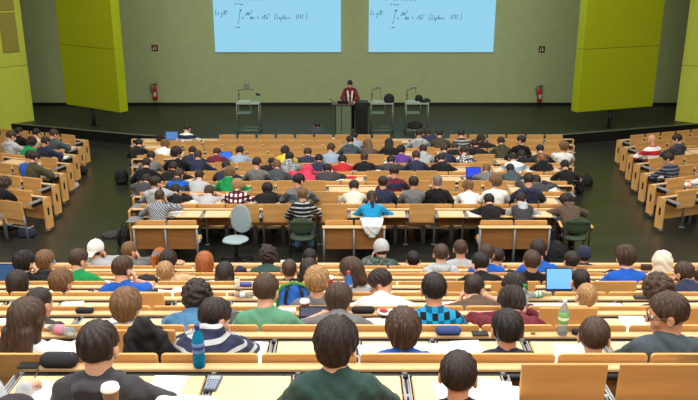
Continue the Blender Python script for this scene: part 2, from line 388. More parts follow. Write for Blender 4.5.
def screen(pxl, pxr, label):
    a = at_Y(pxl, 52, WALL_Y); c = at_Y(pxr, 52, WALL_Y); wdt = c.x - a.x
    root = empty('projection_screen', (a.x, WALL_Y - .045, a.z))
    MB().box(0, wdt, 0, .044, 0, wdt * .76, .006).build('picture', M_SCREEN, root)
    MB().box(-.02, wdt + .02, .012, .044, -.025, 0, .004).build('lower_border', mat('screen_border', (150, 150, 120), 0.8), root)
    u = wdt / 126.0                                            # metres per photo pixel on the screen
    def P(px, py): return (px * u, (52 - py) * u * 1.02)
    it = []
    def T(txt, px, py, s, adv=.95, wd=.52):
        x, y = P(px - 215.5, py); it.extend(line(txt, x, y, s * u * wd, s * u, adv))
    def O(ch, px, py, w_, h_):
        x, y = P(px - 215.5, py); it.append((ch, x, y, w_ * u, h_ * u))
    T('Es', 216.8, 16, 4.6); T('gilt', 222.6, 16.4, 5.0, .95, .42); T(':', 232.6, 15.5, 4.5)
    O('S', 239.4, 20.6, 2.6, 5.4); O('oo', 240.8, 12.2, 3.2, 2.2); T('-', 235.6, 29.2, 4); O('oo', 238.2, 28.8, 3.4, 2.4)
    T('e', 243.4, 20.6, 5.2); T('-', 246, 17.2, 3.6); T('1/2', 247.6, 16.6, 3.2, .6); T('x', 250.4, 16.4, 4.4); T('2', 252.8, 14.2, 2.8)
    T('dx', 251.0, 20.6, 5.2); T('=', 258.0, 20.2, 4.6); O('v', 262.2, 20.8, 4.0, 4.6); T('2', 264.6, 20.6, 4.2); O('pi', 266.6, 20.6, 3.2, 4.4)
    T('(', 275, 20.6, 5.4); T('Laplace', 277.6, 20.6, 4.8, .95, .46); T('1782', 296.4, 20.0, 4.6, .95); T(')', 306.4, 20.4, 5.2)
    T('lim', 239, 2.4, 4.4, .95, .5); T('n', 237, 7.0, 3.8); T('>', 239.6, 7.0, 3.8); O('oo', 242.2, 7.0, 3.0, 2.2)
    T('N2', 247, 2.4, 4.4); T('(2nn)', 252.4, 2.4, 4.4); T('2', 231.4, 2.4, 4.4); T('lamn', 284, .6, 4.0)
    writing(it, 'handwriting', root)
    return tag(root, label, 'projection screen')
screen(215.5, 341, 'pale blue projection with handwritten integral, left of the lecturer')
screen(368.5, 493, 'pale blue projection with handwritten integral, right of the lecturer')

# ------------------------------------------------------------------ fire extinguishers and their signs
M_RED = mat('signal_red', (176, 26, 30), 0.35)
def extinguisher(px, py, label):
    p = at_Y(px, py, WALL_Y); r = empty('fire_extinguisher', (p.x, WALL_Y - .13, p.z - .34))
    MB().lathe([(.07, 0), (.082, .015), (.082, .42), (.07, .48), (.04, .53), (.028, .56)], 16).build('cylinder', M_RED, r)
    MB().box(-.05, .05, -.088, -.06, .14, .30, .005).build('label_plate', mat('pale_label', (210, 190, 185), 0.6), r)
    MB().box(-.03, .10, -.02, .02, .56, .60, .008).tube([(-.01, 0, .55), (-.01, 0, .62), (.11, 0, .66)], .012).build('valve', M_BLACK, r)
    MB().tube([(-.03, 0, .58), (-.12, 0, .62), (-.16, -.01, .5), (-.13, -.03, .32), (-.09, -.04, .26)], .016, 8).build('hose', M_BLACK, r)
    MB().box(-.04, .04, .08, .129, .2, .3, .004).build('bracket', M_DARK, r)
    return tag(r, label, 'fire extinguisher')
extinguisher(155.8, 90.5, 'red fire extinguisher on the wall beside the left green panel')
extinguisher(539, 92.5, 'red fire extinguisher on the wall beside the right green panel')
def fire_sign(px, py, label):
    p = at_Y(px, py, WALL_Y); r = empty('fire_sign', (p.x, WALL_Y - .012, p.z - .12))
    MB().box(-.12, .12, -.004, .011, 0, .24, .003).build('plate', mat('sign_red', (84, 24, 26), 0.5), r)
    k = MB()
    k.box(.01, .055, -.009, -.003, .05, .16, .004).tube([(.03, -.006, .16), (.03, -.006, .185), (-.03, -.006, .19), (-.05, -.006, .12)], .008, 6)   # extinguisher pictogram
    k.prism([(-.08, .05), (-.03, .05), (-.035, .09), (-.05, .13), (-.075, .095)], (-.009, -.003))
    k.build('pictogram', mat('sign_white', (225, 205, 200), 0.6), r)
    return tag(r, label, 'sign')
fire_sign(154.7, 48, 'small red fire extinguisher sign on the wall near the left green panel')
fire_sign(541.8, 49.3, 'small red fire extinguisher sign on the wall near the right green panel')
# ------------------------------------------------------------------ smooth bodies: distance fields meshed with surface nets
class Field:
    def __init__(s, lo, hi, h):
        s.lo = np.array(lo, np.float32); s.h = h
        s.n = [int(math.ceil((b - a) / h)) + 1 for a, b in zip(lo, hi)]
        s.D = np.full(s.n, 0.25, np.float32)
        s.ax = [(s.lo[i] + h * np.arange(s.n[i])).astype(np.float32) for i in range(3)]
    def sub(s, a, b):
        i0 = [max(0, int((a[i] - s.lo[i]) / s.h)) for i in range(3)]; i1 = [min(s.n[i], int((b[i] - s.lo[i]) / s.h) + 2) for i in range(3)]
        if any(i1[i] <= i0[i] for i in range(3)): return None, None
        sl = tuple(slice(i0[i], i1[i]) for i in range(3))
        return sl, (s.ax[0][sl[0]][:, None, None], s.ax[1][sl[1]][None, :, None], s.ax[2][sl[2]][None, None, :])
    def put(s, sl, d, k):
        o = s.D[sl]
        if k == 0: s.D[sl] = np.minimum(o, d)
        elif k > 0:
            hh = np.clip(.5 + .5 * (o - d) / k, 0, 1); s.D[sl] = o + (d - o) * hh - k * hh * (1 - hh)
        else:                                                     # smooth subtraction
            k = -k; hh = np.clip(.5 - .5 * (o + d) / k, 0, 1); s.D[sl] = o + (-d - o) * hh + k * hh * (1 - hh)
    def cap(s, a, b, ra, rb=None, k=.02):
        rb = ra if rb is None else rb; a = np.array(a, float); b = np.array(b, float); m = max(ra, rb) + abs(k) + .02
        sl, (x, y, z) = s.sub(np.minimum(a, b) - m, np.maximum(a, b) + m)
        if sl is None: return
        d = b - a; L2 = max(1e-9, float(d @ d))
        t = np.clip(((x - a[0]) * d[0] + (y - a[1]) * d[1] + (z - a[2]) * d[2]) / L2, 0, 1)
        q = np.sqrt((x - a[0] - t * d[0]) ** 2 + (y - a[1] - t * d[1]) ** 2 + (z - a[2] - t * d[2]) ** 2) - (ra + (rb - ra) * t)
        s.put(sl, q, k)
    def ell(s, c, r, R=None, k=.02):
        c = np.array(c, float); r = np.array(r, float); m = r.max() + abs(k) + .02
        sl, g = s.sub(c - m, c + m)
        if sl is None: return
        x, y, z = g[0] - c[0], g[1] - c[1], g[2] - c[2]
        if R is not None:
            R = np.array(R); x, y, z = (R[0][0] * x + R[1][0] * y + R[2][0] * z, R[0][1] * x + R[1][1] * y + R[2][1] * z, R[0][2] * x + R[1][2] * y + R[2][2] * z)
        k0 = np.sqrt((x / r[0]) ** 2 + (y / r[1]) ** 2 + (z / r[2]) ** 2); k1 = np.sqrt((x / r[0] ** 2) ** 2 + (y / r[1] ** 2) ** 2 + (z / r[2] ** 2) ** 2)
        s.put(sl, k0 * (k0 - 1) / np.maximum(k1, 1e-6), k)
    def all(s): return s.ax[0][:, None, None], s.ax[1][None, :, None], s.ax[2][None, None, :]
    def mesh(s, name):
        D = s.D; D[0] = D[-1] = .2; D[:, 0] = D[:, -1] = .2; D[:, :, 0] = D[:, :, -1] = .2
        I = D < 0; nx, ny, nz = D.shape
        cnt = np.zeros((nx - 1, ny - 1, nz - 1), np.int8)
        for i in (0, 1):
            for j in (0, 1):
                for k in (0, 1): cnt += I[i:nx - 1 + i, j:ny - 1 + j, k:nz - 1 + k]
        mixed = (cnt > 0) & (cnt < 8); ci, cj, ck = np.nonzero(mixed); N = len(ci)
        idx = np.full(mixed.shape, -1, np.int32); idx[mixed] = np.arange(N)
        cor = [(i, j, k) for i in (0, 1) for j in (0, 1) for k in (0, 1)]
        val = {c: D[ci + c[0], cj + c[1], ck + c[2]] for c in cor}
        sm = np.zeros((N, 3), np.float32); ct = np.zeros(N, np.float32)
        for a in cor:
            for ax in range(3):
                if a[ax] == 0:
                    b = list(a); b[ax] = 1; b = tuple(b); va, vb = val[a], val[b]
                    cr = (va < 0) != (vb < 0); t = np.where(cr, va / np.where(cr, va - vb, 1), 0)
                    for c in range(3): sm[:, c] += np.where(cr, a[c] + (t if c == ax else 0), 0)
                    ct += cr
        P = (np.stack([ci, cj, ck], 1) + sm / ct[:, None]) * s.h + s.lo
        Q = []
        for ax in range(3):
            o = [k for k in range(3) if k != ax]
            A = I; sa = [slice(None)] * 3; sb = [slice(None)] * 3; sa[ax] = slice(0, -1); sb[ax] = slice(1, None)
            cr = A[tuple(sa)] != A[tuple(sb)]; e = np.nonzero(cr); inside = A[tuple(sa)][e]
            e = np.stack(e, 1); ok = (e[:, o[0]] > 0) & (e[:, o[1]] > 0) & (e[:, o[0]] < D.shape[o[0]] - 1) & (e[:, o[1]] < D.shape[o[1]] - 1)
            e = e[ok]; inside = inside[ok]
            def at(d0, d1):
                q = e.copy(); q[:, o[0]] += d0; q[:, o[1]] += d1; return idx[q[:, 0], q[:, 1], q[:, 2]]
            q = np.stack([at(-1, -1), at(0, -1), at(0, 0), at(-1, 0)], 1)
            flip = inside if ax != 1 else ~inside
            q[~flip] = q[~flip][:, ::-1]; Q.append(q)
        Q = np.concatenate(Q); Q = Q[(Q >= 0).all(1)]
        me = bpy.data.meshes.new(name); me.vertices.add(N); me.vertices.foreach_set('co', P.astype(np.float32).ravel())
        me.loops.add(len(Q) * 4); me.loops.foreach_set('vertex_index', Q.astype(np.int32).ravel())
        me.polygons.add(len(Q)); me.polygons.foreach_set('loop_start', np.arange(0, len(Q) * 4, 4, dtype=np.int32))
        me.polygons.foreach_set('use_smooth', np.ones(len(Q), bool)); me.update(calc_edges=True); return me

def rz(a): c, s_ = math.cos(a), math.sin(a); return np.array([[c, -s_, 0], [s_, c, 0], [0, 0, 1]])
def rx(a): c, s_ = math.cos(a), math.sin(a); return np.array([[1, 0, 0], [0, c, -s_], [0, s_, c]])
def ry(a): c, s_ = math.cos(a), math.sin(a); return np.array([[c, 0, s_], [0, 1, 0], [-s_, 0, c]])
def unit(v): return v / max(1e-9, np.linalg.norm(v))

def joints(lean=12, arms='write', yaw=0, pitch=None, tilt=0, stand=False, hs=1.13):
    j = {'hs': hs}; D = math.radians
    if stand: P = np.array([0, 0, .95])
    else: P = np.array([0, 0, .53])
    a1, a2, a3 = D(lean * .7), D(lean * 1.2), D(lean * .9 + 8)
    mid = P + .21 * np.array([0, math.sin(a1), math.cos(a1)]); S = mid + .24 * np.array([0, math.sin(a2), math.cos(a2)])
    N = S + .07 * np.array([0, math.sin(a3), math.cos(a3)]); Hc = N + .14 * np.array([0, math.sin(a3 + .1), math.cos(a3 + .1)])
    if pitch is None: pitch = {'write': 26, 'fold': 10, 'chin': 12}.get(arms, 10) + lean * .25
    R = rz(D(yaw)) @ ry(D(tilt)) @ rx(-D(pitch))
    j.update(P=P, mid=mid, S=S, N=N, H=Hc, R=R, a1=a1, a2=a2, stand=stand)
    desk = .745
    tg = {}; hd = {}; nm = {}
    for sg, n in ((1, 'R'), (-1, 'L')):
        sh = S + np.array([sg * .168, 0, -.02]); j['sh' + n] = sh
        reach = max(min(.44, sh[1] + .40), sh[1] + .18)
        W = np.array([sg * .14, reach, desk + .062]); f = unit(np.array([-sg * .35, 1, -.12])); nn = np.array([0, 0, -1.0])
        if arms == 'fold': W = np.array([sg * .06, max(.30, sh[1] + .20), desk + .06 + (.035 if sg > 0 else 0)]); f = unit(np.array([-sg * 1.0, .25, -.05]))
        if arms == 'write' and sg < 0: W = W + np.array([.03, -.06, 0]); f = unit(np.array([.8, .8, -.08]))
        if arms == 'down': W = np.array([sg * .12, .24, .64]); f = unit(np.array([-sg * .4, 1, -.3]))
        if (arms == 'propR' and sg > 0) or (arms == 'propL' and sg < 0) or arms == 'propB':
            W = Hc + np.array([sg * .125, .015, -.14]); f = unit(np.array([-sg * .22, .05, 1])); nn = np.array([-sg * 1.0, -.1, -.2])
        if arms == 'chin' and sg > 0: W = Hc + np.array([.08, .12, -.21]); f = unit(np.array([-.35, .1, .8])); nn = np.array([-.4, -1, 0.0])
        if arms == 'backR' and sg > 0: W = Hc + np.array([.17, -.05, -.02]); f = unit(np.array([-.8, -.2, .5])); nn = np.array([-.6, .3, -.5])
        if stand: W = S + np.array([sg * .16, .38, -.30]); f = unit(np.array([-sg * .2, 1, -.1]))
        if arms == 'reach' and sg > 0: W = np.array([.36, .36, desk + .05]); f = unit(np.array([.25, 1, -.15]))
        l1, l2 = .285, .255; dv = W - sh; d = np.linalg.norm(dv); dm = l1 + l2 - .012
        if d > dm: W = sh + dv / d * dm; d = dm; dv = W - sh
        d = max(d, .12); u = dv / np.linalg.norm(dv); a = (l1 * l1 - l2 * l2 + d * d) / (2 * d); hgt = math.sqrt(max(1e-6, l1 * l1 - a * a))
        pole = np.array([sg * .8, -.05, -.5]) if W[2] < sh[2] else np.array([sg * .45, .55, -.7])
        for alt in (pole, np.array([sg * .85, -.1, -.42])):
            pole = unit(alt - u * (alt @ u)); E = sh + u * a + pole * hgt
            if stand or arms == 'down' or not (E[1] > .13 and E[2] < .80): break
        j['el' + n] = E; j['wr' + n] = W; j['f' + n] = f; j['n' + n] = unit(nn - f * (nn @ f)); j['g' + n] = (arms in ('write', 'reach') and sg > 0)
    return j

def torso(fd, j, inf=0.0, k=.045):
    P, mid, S, N = j['P'], j['mid'], j['S'], j['N']
    R1 = rx(-j['a1']); R2 = rx(-j['a2'])
    fd.ell(P + [0, -.01, -.01], (.168 + inf, .125 + inf, .115 + inf), None, k)
    fd.ell(mid - [0, 0, .03], (.148 + inf, .108 + inf, .17 + inf), R1, k)
    fd.ell(S * .62 + mid * .38 + [0, .0, 0], (.165 + inf, .112 + inf, .16 + inf), R2, k)
    fd.cap(j['shL'] * .86 + S * .14, j['shR'] * .86 + S * .14, .062 + inf, None, k)
    for n in 'LR': fd.cap(j['sh' + n] * .75 + S * .25 + [0, -.012, .012], N * .75 + S * .25, .046 + inf, .05 + inf * .8, .04)
    if inf: fd.cap(S + [0, -.008, -.02], S * .35 + N * .65 + [0, -.004, 0], .070 + inf, .066 + inf, .025)
def arm(fd, j, n, inf=0.0, short=False, k=.03):
    sh, el, wr = j['sh' + n], j['el' + n], j['wr' + n]
    if short:
        e2 = sh + (el - sh) * .62; fd.cap(sh, e2, .060 + inf, .058 + inf, k); return
    fd.cap(sh, el, .054 + inf, .043 + inf, k); fd.cap(el, wr - (wr - el) * (.06 if inf else 0), .042 + inf, .028 + inf * 1.1, .025)
def hand(fd, j, n):
    W, f, nn = j['wr' + n], j['f' + n], j['n' + n]; sg = 1 if n == 'R' else -1
    b = unit(np.cross(f, nn)); th = 1.0 if (b @ np.array([-sg, 0, 0])) > 0 else -1.0
    if abs(b[0]) < .3: th = 1.0 if (b @ np.array([0, 1, 0])) > 0 else -1.0
    for o in (-.024, -.008, .008, .024): fd.cap(W, W + f * .085 + b * o * 1.1, .017, .0135, .012)
    c0 = .55 if j['g' + n] else .28
    for i, (o, L_) in enumerate(((.030, .068), (.010, .078), (-.011, .072), (-.031, .056))):
        o *= th; p = W + f * .088 + b * o; a = c0 + .06 * i
        for q, (l, r) in enumerate(((L_ * .55, .0095), (L_ * .5, .0082))):
            a2 = a * (1 + q * 1.2); d = f * math.cos(a2) + nn * math.sin(a2) + b * o * .9; p2 = p + unit(d) * l
            fd.cap(p, p2, r, r * .93, .006); p = p2
    t0 = W + f * .022 + b * th * .026; t1 = t0 + unit(f * .62 + b * th * .75 + nn * .25) * .042; t2 = t1 + unit(f * .95 + b * th * .2 + nn * .4) * .034
    fd.cap(t0, t1, .0145, .0115, .012); fd.cap(t1, t2, .011, .009, .005)
HS = 1.13                                                   # head size relative to the unit head
def head(fd, j):
    H, R = j['H'], j['R']; k = j['hs']
    def q(*p): return H + R @ (np.array(p) * k)
    def E(c, r, RR, kk): fd.ell(c, np.array(r) * k, RR, kk)
    fd.cap(j['S'] + [0, -.005, 0], H + R @ np.array([0, -.03, -.045]), .064, .060, .03)
    E(q(0, -.012, .035), (.076, .096, .090), R, .02); E(q(0, .03, -.035), (.058, .062, .084), R, .03)
    E(q(0, .062, -.098), (.026, .022, .018), R, .02)
    for sg in (1, -1):
        fd.cap(q(sg * .015, .083, .026), q(sg * .05, .07, .022), .011, .009, .012); E(q(sg * .045, .062, -.028), (.02, .018, .02), R, .02)
        E(q(sg * .034, .094, .006), (.015, .012, .010), R, -.012)
        E(q(sg * .083, -.008, -.006), (.013, .022, .036), R @ rx(.2), .006); E(q(sg * .096, -.002, -.004), (.007, .011, .02), R, -.006)
    fd.cap(q(0, .085, .012), q(0, .109, -.026), .011, .016, .012); E(q(0, .085, -.062), (.024, .012, .006), R, .006); E(q(0, .083, -.073), (.02, .012, .006), R, .006)
def legs(fd, inf=0.0, stand=False):
    for sg in (1, -1):
        if stand: h, kn, an = (sg * .09, 0, .93), (sg * .10, .01, .50), (sg * .10, -.03, .09)
        else: h, kn, an = (sg * .09, .0, .525), (sg * .115, .40, .515), (sg * .12, .37, .10)
        fd.cap(h, kn, .082 + inf, .06 + inf, .03); fd.cap(kn, an, .058 + inf, .04 + inf * 1.6, .03)
        if not inf: fd.cap(an, (an[0] + sg * .02, an[1] + .15, .045), .038, .034, .02); fd.cap(an, (an[0], an[1] - .04, .045), .036, .034, .02)
def folds(fd, amp, j):
    x, y, z = fd.all()
    fd.D += (amp * (np.sin(z * 62 + 5 * np.sin(x * 17 + 1) + y * 12) * .5 + np.sin(x * 39 + z * 31 + 3 * np.sin(y * 21)) * .5)).astype(np.float32)
def bounds(j, m=.12):
    pts = [j[k] for k in ('P', 'S', 'H', 'elL', 'elR', 'wrL', 'wrR', 'shL', 'shR')] + [j['wr' + n] + j['f' + n] * .18 for n in 'LR'] + [j['H'] + [0, 0, .05]]
    return np.min(pts, 0) - m, np.max(pts, 0) + m
CACHE = {}
def cached(key, fn):
    if key not in CACHE: CACHE[key] = fn()
    return CACHE[key]
def body_mesh(key, h):
    def f():
        j = joints(*key); lo, hi = bounds(j)
        lo = np.minimum(lo, [-.24, -.17, -.01]); hi = np.maximum(hi, [.24, .62 if not j['stand'] else .2, .6])
        fd = Field(lo, hi, h); torso(fd, j); legs(fd, 0, j['stand'])
        for n in 'LR': arm(fd, j, n); hand(fd, j, n)
        head(fd, j); return fd.mesh('person_body')
    return cached(('body', key, h), f)
def top_mesh(key, kind, h):
    lean, arms = key[0], key[1]; kk = (lean, arms, 0, 10, 0, key[5], key[6])
    if arms in ('propR', 'propL', 'propB', 'chin', 'backR'): kk = key
    def f():
        j = joints(*key); lo, hi = bounds(j, .14); fd = Field(lo, hi, h)
        inf = {'t_shirt': .010, 'shirt': .012, 'sweater': .016, 'hoodie': .020, 'jacket': .026, 'vest': .03}[kind]
        torso(fd, j, inf)
        for n in 'LR':
            if kind != 'vest': arm(fd, j, n, inf, kind == 't_shirt')
        if kind in ('hoodie', 'jacket', 'shirt', 'vest'):                # collar
            fd.cap(j['N'] + [0, -.01, -.03], j['N'] + [0, .0, -.012], .066 + inf * .6, .064 + inf * .5, .02)
        if kind == 'hoodie':                                            # hood lying on the back
            d = unit(j['S'] - j['mid']); bk = np.array([0, -d[2], d[1]])
            c = j['S'] + bk * .075 + d * .03
            for i in range(7):
                a = math.pi * (i / 6.0); a2 = math.pi * ((i + 1) / 6.0)
            c = j['S'] + bk * .105 + d * .045
            pts = [j['N'] + np.array([sg * .085, .045, -.025]) for sg in (-1, 1)]; sd = [j['N'] + np.array([sg * .092, -.03, -.015]) for sg in (-1, 1)]
            for q in (0, 1): fd.cap(pts[q], sd[q], .032, .040, .02); fd.cap(sd[q], c + [(-.05, .05)[q], 0, 0], .040, .046, .02)
            fd.cap(c + [-.05, 0, 0], c + [.05, 0, 0], .050, None, .02); fd.ell(c - d * .075, (.085, .045, .085), rx(-j['a2']), .03)
        folds(fd, .0035 if kind in ('t_shirt', 'shirt') else .0055, j)
        return fd.mesh(kind)
    return cached(('top', kk, kind, h), f)
def trousers_mesh(stand=False):
    def f():
        fd = Field((-.30, -.20, .04), (.30, .56 if not stand else .2, .70 if not stand else 1.1), .011); legs(fd, .012, stand)
        fd.ell((0, -.01, .52 if not stand else .94), (.176, .134, .115), None, .04); folds(fd, .004, None); return fd.mesh('trousers')
    return cached(('trousers', stand), f)
def shoe_mesh(sg, stand=False):
    def f():
        ax, ay = (sg * .12, .37) if not stand else (sg * .10, -.03)
        fd = Field((ax - .1, ay - .14, -.01), (ax + .1, ay + .28, .17), .008)
        fd.cap((ax, ay - .03, .055), (ax + sg * .02, ay + .16, .045), .05, .045, .02); fd.cap((ax, ay - .02, .06), (ax, ay, .11), .052, .05, .02)
        z = fd.all()[2]; fd.D = np.maximum(fd.D, .004 - z + 0 * fd.D); return fd.mesh('shoe')
    return cached(('shoe', sg, stand), f)
def hair_mesh(style, var=0):
    def f():
        fd = Field((-.16, -.22, -.42 if style in ('long', 'pony') else -.2), (.16, .16, .2), .005)
        inf = dict(short=.013, mop=.026, curly=.024, buzz=.006, bob=.024, long=.022, pony=.012, thin=.009, messy=.026)[style]
        fd.ell((0, -.012, .035), (.076 + inf, .096 + inf, .090 + inf * .9), None, 0)
        lowk = style in ('bob', 'long', 'mop', 'curly')
        lowf = {'bob': 1, 'long': 1, 'mop': .55, 'curly': .8}.get(style, .3)
        fd.ell((0, -.040, -.03), (.058 + inf * lowf, .058 + inf * lowf, .08 + inf), None, .02)
        x, y, z = fd.all(); D = fd.D
        az = np.arctan2(x + 0 * y, -(y + .04)); rr = np.sqrt(x ** 2 + (y + .04) ** 2) + 0 * z
        if style == 'curly':
            g_ = random.Random(var); fd.D = np.maximum(D, .0)*0 + D
            for _ in range(230):
                u = g_.uniform(0, 2 * math.pi); c_ = g_.uniform(-.75, 1); q_ = math.sqrt(1 - c_ * c_)
                fd.ell((.100 * q_ * math.cos(u), -.015 + .118 * q_ * math.sin(u), .03 + .112 * c_), (g_.uniform(.014, .024),) * 3, None, .006)
            D = fd.D
        if style == 'curlyx':
            D += (.010 * (np.sin(x * 150 + var) * np.sin(y * 140) * np.sin(z * 145 + 1) + .6 * np.sin(x * 70 + 2) * np.sin(z * 80) * np.sin(y * 75 + var))).astype(np.float32)
        elif style in ('mop', 'messy', 'short', 'bob', 'long', 'pony'):
            amp = dict(short=.0045, mop=.0065, messy=.010, bob=.0028, long=.003, pony=.002)[style]
            D += (amp * (np.sin(az * 11 + 20 * z + 4 * np.sin(rr * 40 + var)) * .6 + np.sin(az * 23 - z * 45 + var * 2) * .4) * np.clip(rr / .05, 0, 1)).astype(np.float32)
        # hairline: face, nape and ears stay free
        face = y * .78 - z * .62 - dict(buzz=.018, thin=.005, curly=.045, mop=.036, messy=.036).get(style, .028)
        D = np.maximum(D, face)
        nape = dict(short=-.036, mop=-.078, curly=-.10, buzz=-.045, bob=-.13, long=-.5, pony=-.06, thin=-.045, messy=-.062)[style]
        D = np.maximum(D, nape - z - .45 * (y + .09) + (7.0 if style not in ('bob', 'long') else 0) * x * x)
        if style in ('short', 'buzz', 'thin', 'pony', 'messy', 'mop'):
            cut = np.minimum(np.minimum(np.abs(x) - .066, (.020 if style != 'mop' else -.010) - z), y + .030)                # ear notch
            D = np.maximum(D, np.minimum(.03, cut))
        fd.D = D.astype(np.float32)
        if style in ('bob', 'long'):
            for sg in (-1, 1): fd.cap((sg * .075, -.02, .0), (sg * .07, -.03, -.12 if style == 'bob' else -.2), .030, .026, .02)
            fd.cap((0, -.085, .0), (0, -.085, -.11 if style == 'bob' else -.2), .05, .05, .03)
        if style == 'long':
            for o in (-.06, -.03, 0, .03, .06): fd.cap((o, -.09, -.05), (o * 1.3, -.125, -.34 + abs(o)), .038, .026, .02)
        if style == 'pony':
            fd.cap((0, -.11, .05), (0, -.15, .03), .022, .03, .01); fd.cap((0, -.15, .03), (.01, -.165, -.10), .034, .036, .02); fd.cap((.01, -.165, -.1), (.015, -.14, -.24), .034, .014, .02)
        if style in ('bob', 'long', 'pony'):
            x, y, z = fd.all(); fd.D += (.003 * np.sin(x * 230 + 3 * np.sin(z * 14)) * (z < .02)).astype(np.float32)
        return fd.mesh('hair')
    return cached(('hair', style, var), f)
def hat_mesh(kind):
    def f():
        fd = Field((-.2, -.3, -.26), (.2, .26, .24), .006)
        if kind == 'beanie':
            fd.ell((0, -.018, .04), (.098, .118, .112), None, 0); x, y, z = fd.all(); fd.D = np.maximum(fd.D, (-z - .02 - .22 * y + 0 * x).astype(np.float32) + 0 * fd.D)
            fd.D += (.0016 * np.sin(np.arctan2(x + 0 * y, y + .02) * 42) + 0 * z).astype(np.float32)
            for i in range(20):
                a, b2 = 2 * math.pi * i / 20, 2 * math.pi * (i + 1) / 20
                fd.cap((.086 * math.sin(a), -.018 + .104 * math.cos(a), -.010 - .024 * math.cos(a)), (.086 * math.sin(b2), -.018 + .104 * math.cos(b2), -.010 - .024 * math.cos(b2)), .010, None, .008)
        elif kind == 'cap':                                              # worn backwards: brim over the nape
            fd.ell((0, -.014, .045), (.096, .115, .102), None, 0); x, y, z = fd.all(); fd.D = np.maximum(fd.D, (-z + .005 + .12 * y + 0 * x).astype(np.float32) + 0 * fd.D)
            for o in (-.05, -.025, 0, .025, .05): fd.cap((o, -.09, .0), (o * .8, -.19 + abs(o) * .8, -.055), .012, .009, .02)
            fd.cap((0, -.014, .146), (0, -.014, .148), .010, None, .004)
        else:                                                            # hood pulled up
            fd.ell((0, -.03, .03), (.118, .125, .125), None, 0); fd.ell((0, -.06, -.08), (.10, .095, .12), None, .04); fd.ell((0, -.05, -.16), (.13, .10, .07), None, .04)
            x, y, z = fd.all(); fd.D = np.maximum(fd.D, (y * .95 - z * .3 - .055 + 0 * x).astype(np.float32) + 0 * fd.D)
            fd.D += (.004 * np.sin(z * 60 + 4 * np.sin(x * 22)) + 0 * y).astype(np.float32)
        return fd.mesh(kind)
    return cached(('hat', kind), f)
def eyes_mesh():
    def f():
        b = MB()
        for sg in (1, -1): b.lathe([(.0001, -.0125), (.0088, -.0088), (.0125, 0), (.0088, .0088), (.0001, .0125)], 10, Matrix.Translation((sg * .033, .079, .007)))
        return b.mesh('eyes')
    return cached('eyes', f)
def iris_mesh():
    def f():
        b = MB()
        for sg in (1, -1): b.lathe([(.0055, 0), (.0055, .003)], 10, Matrix.Translation((sg * .033, .0895, .007)) @ Matrix.Rotation(-math.pi / 2, 4, 'X'))
        return b.mesh('iris')
    return cached('iris', f)
def glasses_mesh():
    def f():
        b = MB()
        for sg in (1, -1):
            b.tube([(sg * .033 + .024 * math.cos(t * math.pi / 6), .103, .006 + .018 * math.sin(t * math.pi / 6)) for t in range(13)], .0026, 6)
            b.tube([(sg * .057, .102, .012), (sg * .083, .085, .012), (sg * .088, -.005, .010), (sg * .086, -.02, -.01)], .0026, 6)
        b.tube([(-.009, .104, .01), (0, .107, .012), (.009, .104, .01)], .0025, 6); return b.mesh('glasses')
    return cached('glasses', f)
M_EYE = mat('eye_white', (225, 222, 216), 0.3); M_IRIS = mat('dark_iris', (52, 38, 28), 0.2); M_FRAME = mat('dark_frame', (30, 26, 26), 0.35)

def make_person(loc, ang, key, hair, hc, cols, pattern, kind, near, skin, sc, legc='charcoal', extras='', var=0):
    h = .0075 if near else .0095
    j = joints(*key); stand = j['stand']
    o = obj('person', body_mesh(key, h), M_SKIN[skin])
    zo = 0 if stand or 'slouch' in extras else .72 * (1 - sc)
    o.location = (loc[0], loc[1], loc[2] + zo); o.rotation_euler = (0, 0, ang); o.scale = (sc, sc, sc)
    tm = cloth_mat(cols, pattern)
    obj({'t_shirt': 't_shirt', 'vest': 'vest'}.get(kind, kind), top_mesh(key, kind, h if near else .011), tm, o)
    obj('trousers', trousers_mesh(stand), cloth_mat([legc], ''), o)
    for sg in (1, -1): obj('shoe', shoe_mesh(sg, stand), M_BLACK, o)
    HM = Matrix.Identity(4)
    for a in range(3):
        for c in range(3): HM[a][c] = j['R'][a][c] * j['hs']
        HM[a][3] = j['H'][a]
    if hair in ('cap', 'beanie', 'hood'):
        obj('hair', hair_mesh('buzz'), hair_mat(hc), o, mtx=HM)
        hcol = {'cap': ['white'], 'beanie': ['grey']}.get(hair, cols)
        if 'navybeanie' in extras: hcol = ['navy']
        if 'creamhood' in extras: hcol = ['cream']
        if 'greybeanie' in extras: hcol = ['silver']
        obj(hair, hat_mesh(hair), cloth_mat(hcol, ''), o, mtx=HM)
    elif hair != 'bald': obj('hair', hair_mesh(hair, var), hair_mat(hc), o, mtx=HM)
    e = obj('eyes', eyes_mesh(), M_EYE, o, mtx=HM); obj('iris', iris_mesh(), M_IRIS, e)
    if 'glasses' in extras: obj('glasses', glasses_mesh(), M_FRAME, o, mtx=HM)
    if 'scrunchie' in extras:
        b = MB(); b.lathe([(.024, -.012), (.034, -.006), (.036, .006), (.024, .012)], 14); obj('hair_tie', b.mesh('hair_tie'), cloth_mat(['turquoise'], ''), o, mtx=HM @ Matrix.Translation((0, -.125, .05)) @ Matrix.Rotation(1.3, 4, 'X'))
    if kind == 'vest':                                     # hooded sweater under a padded vest
        obj('hoodie', top_mesh(key, 'hoodie', .0095), cloth_mat(['silver'], ''), o)
    return o, j
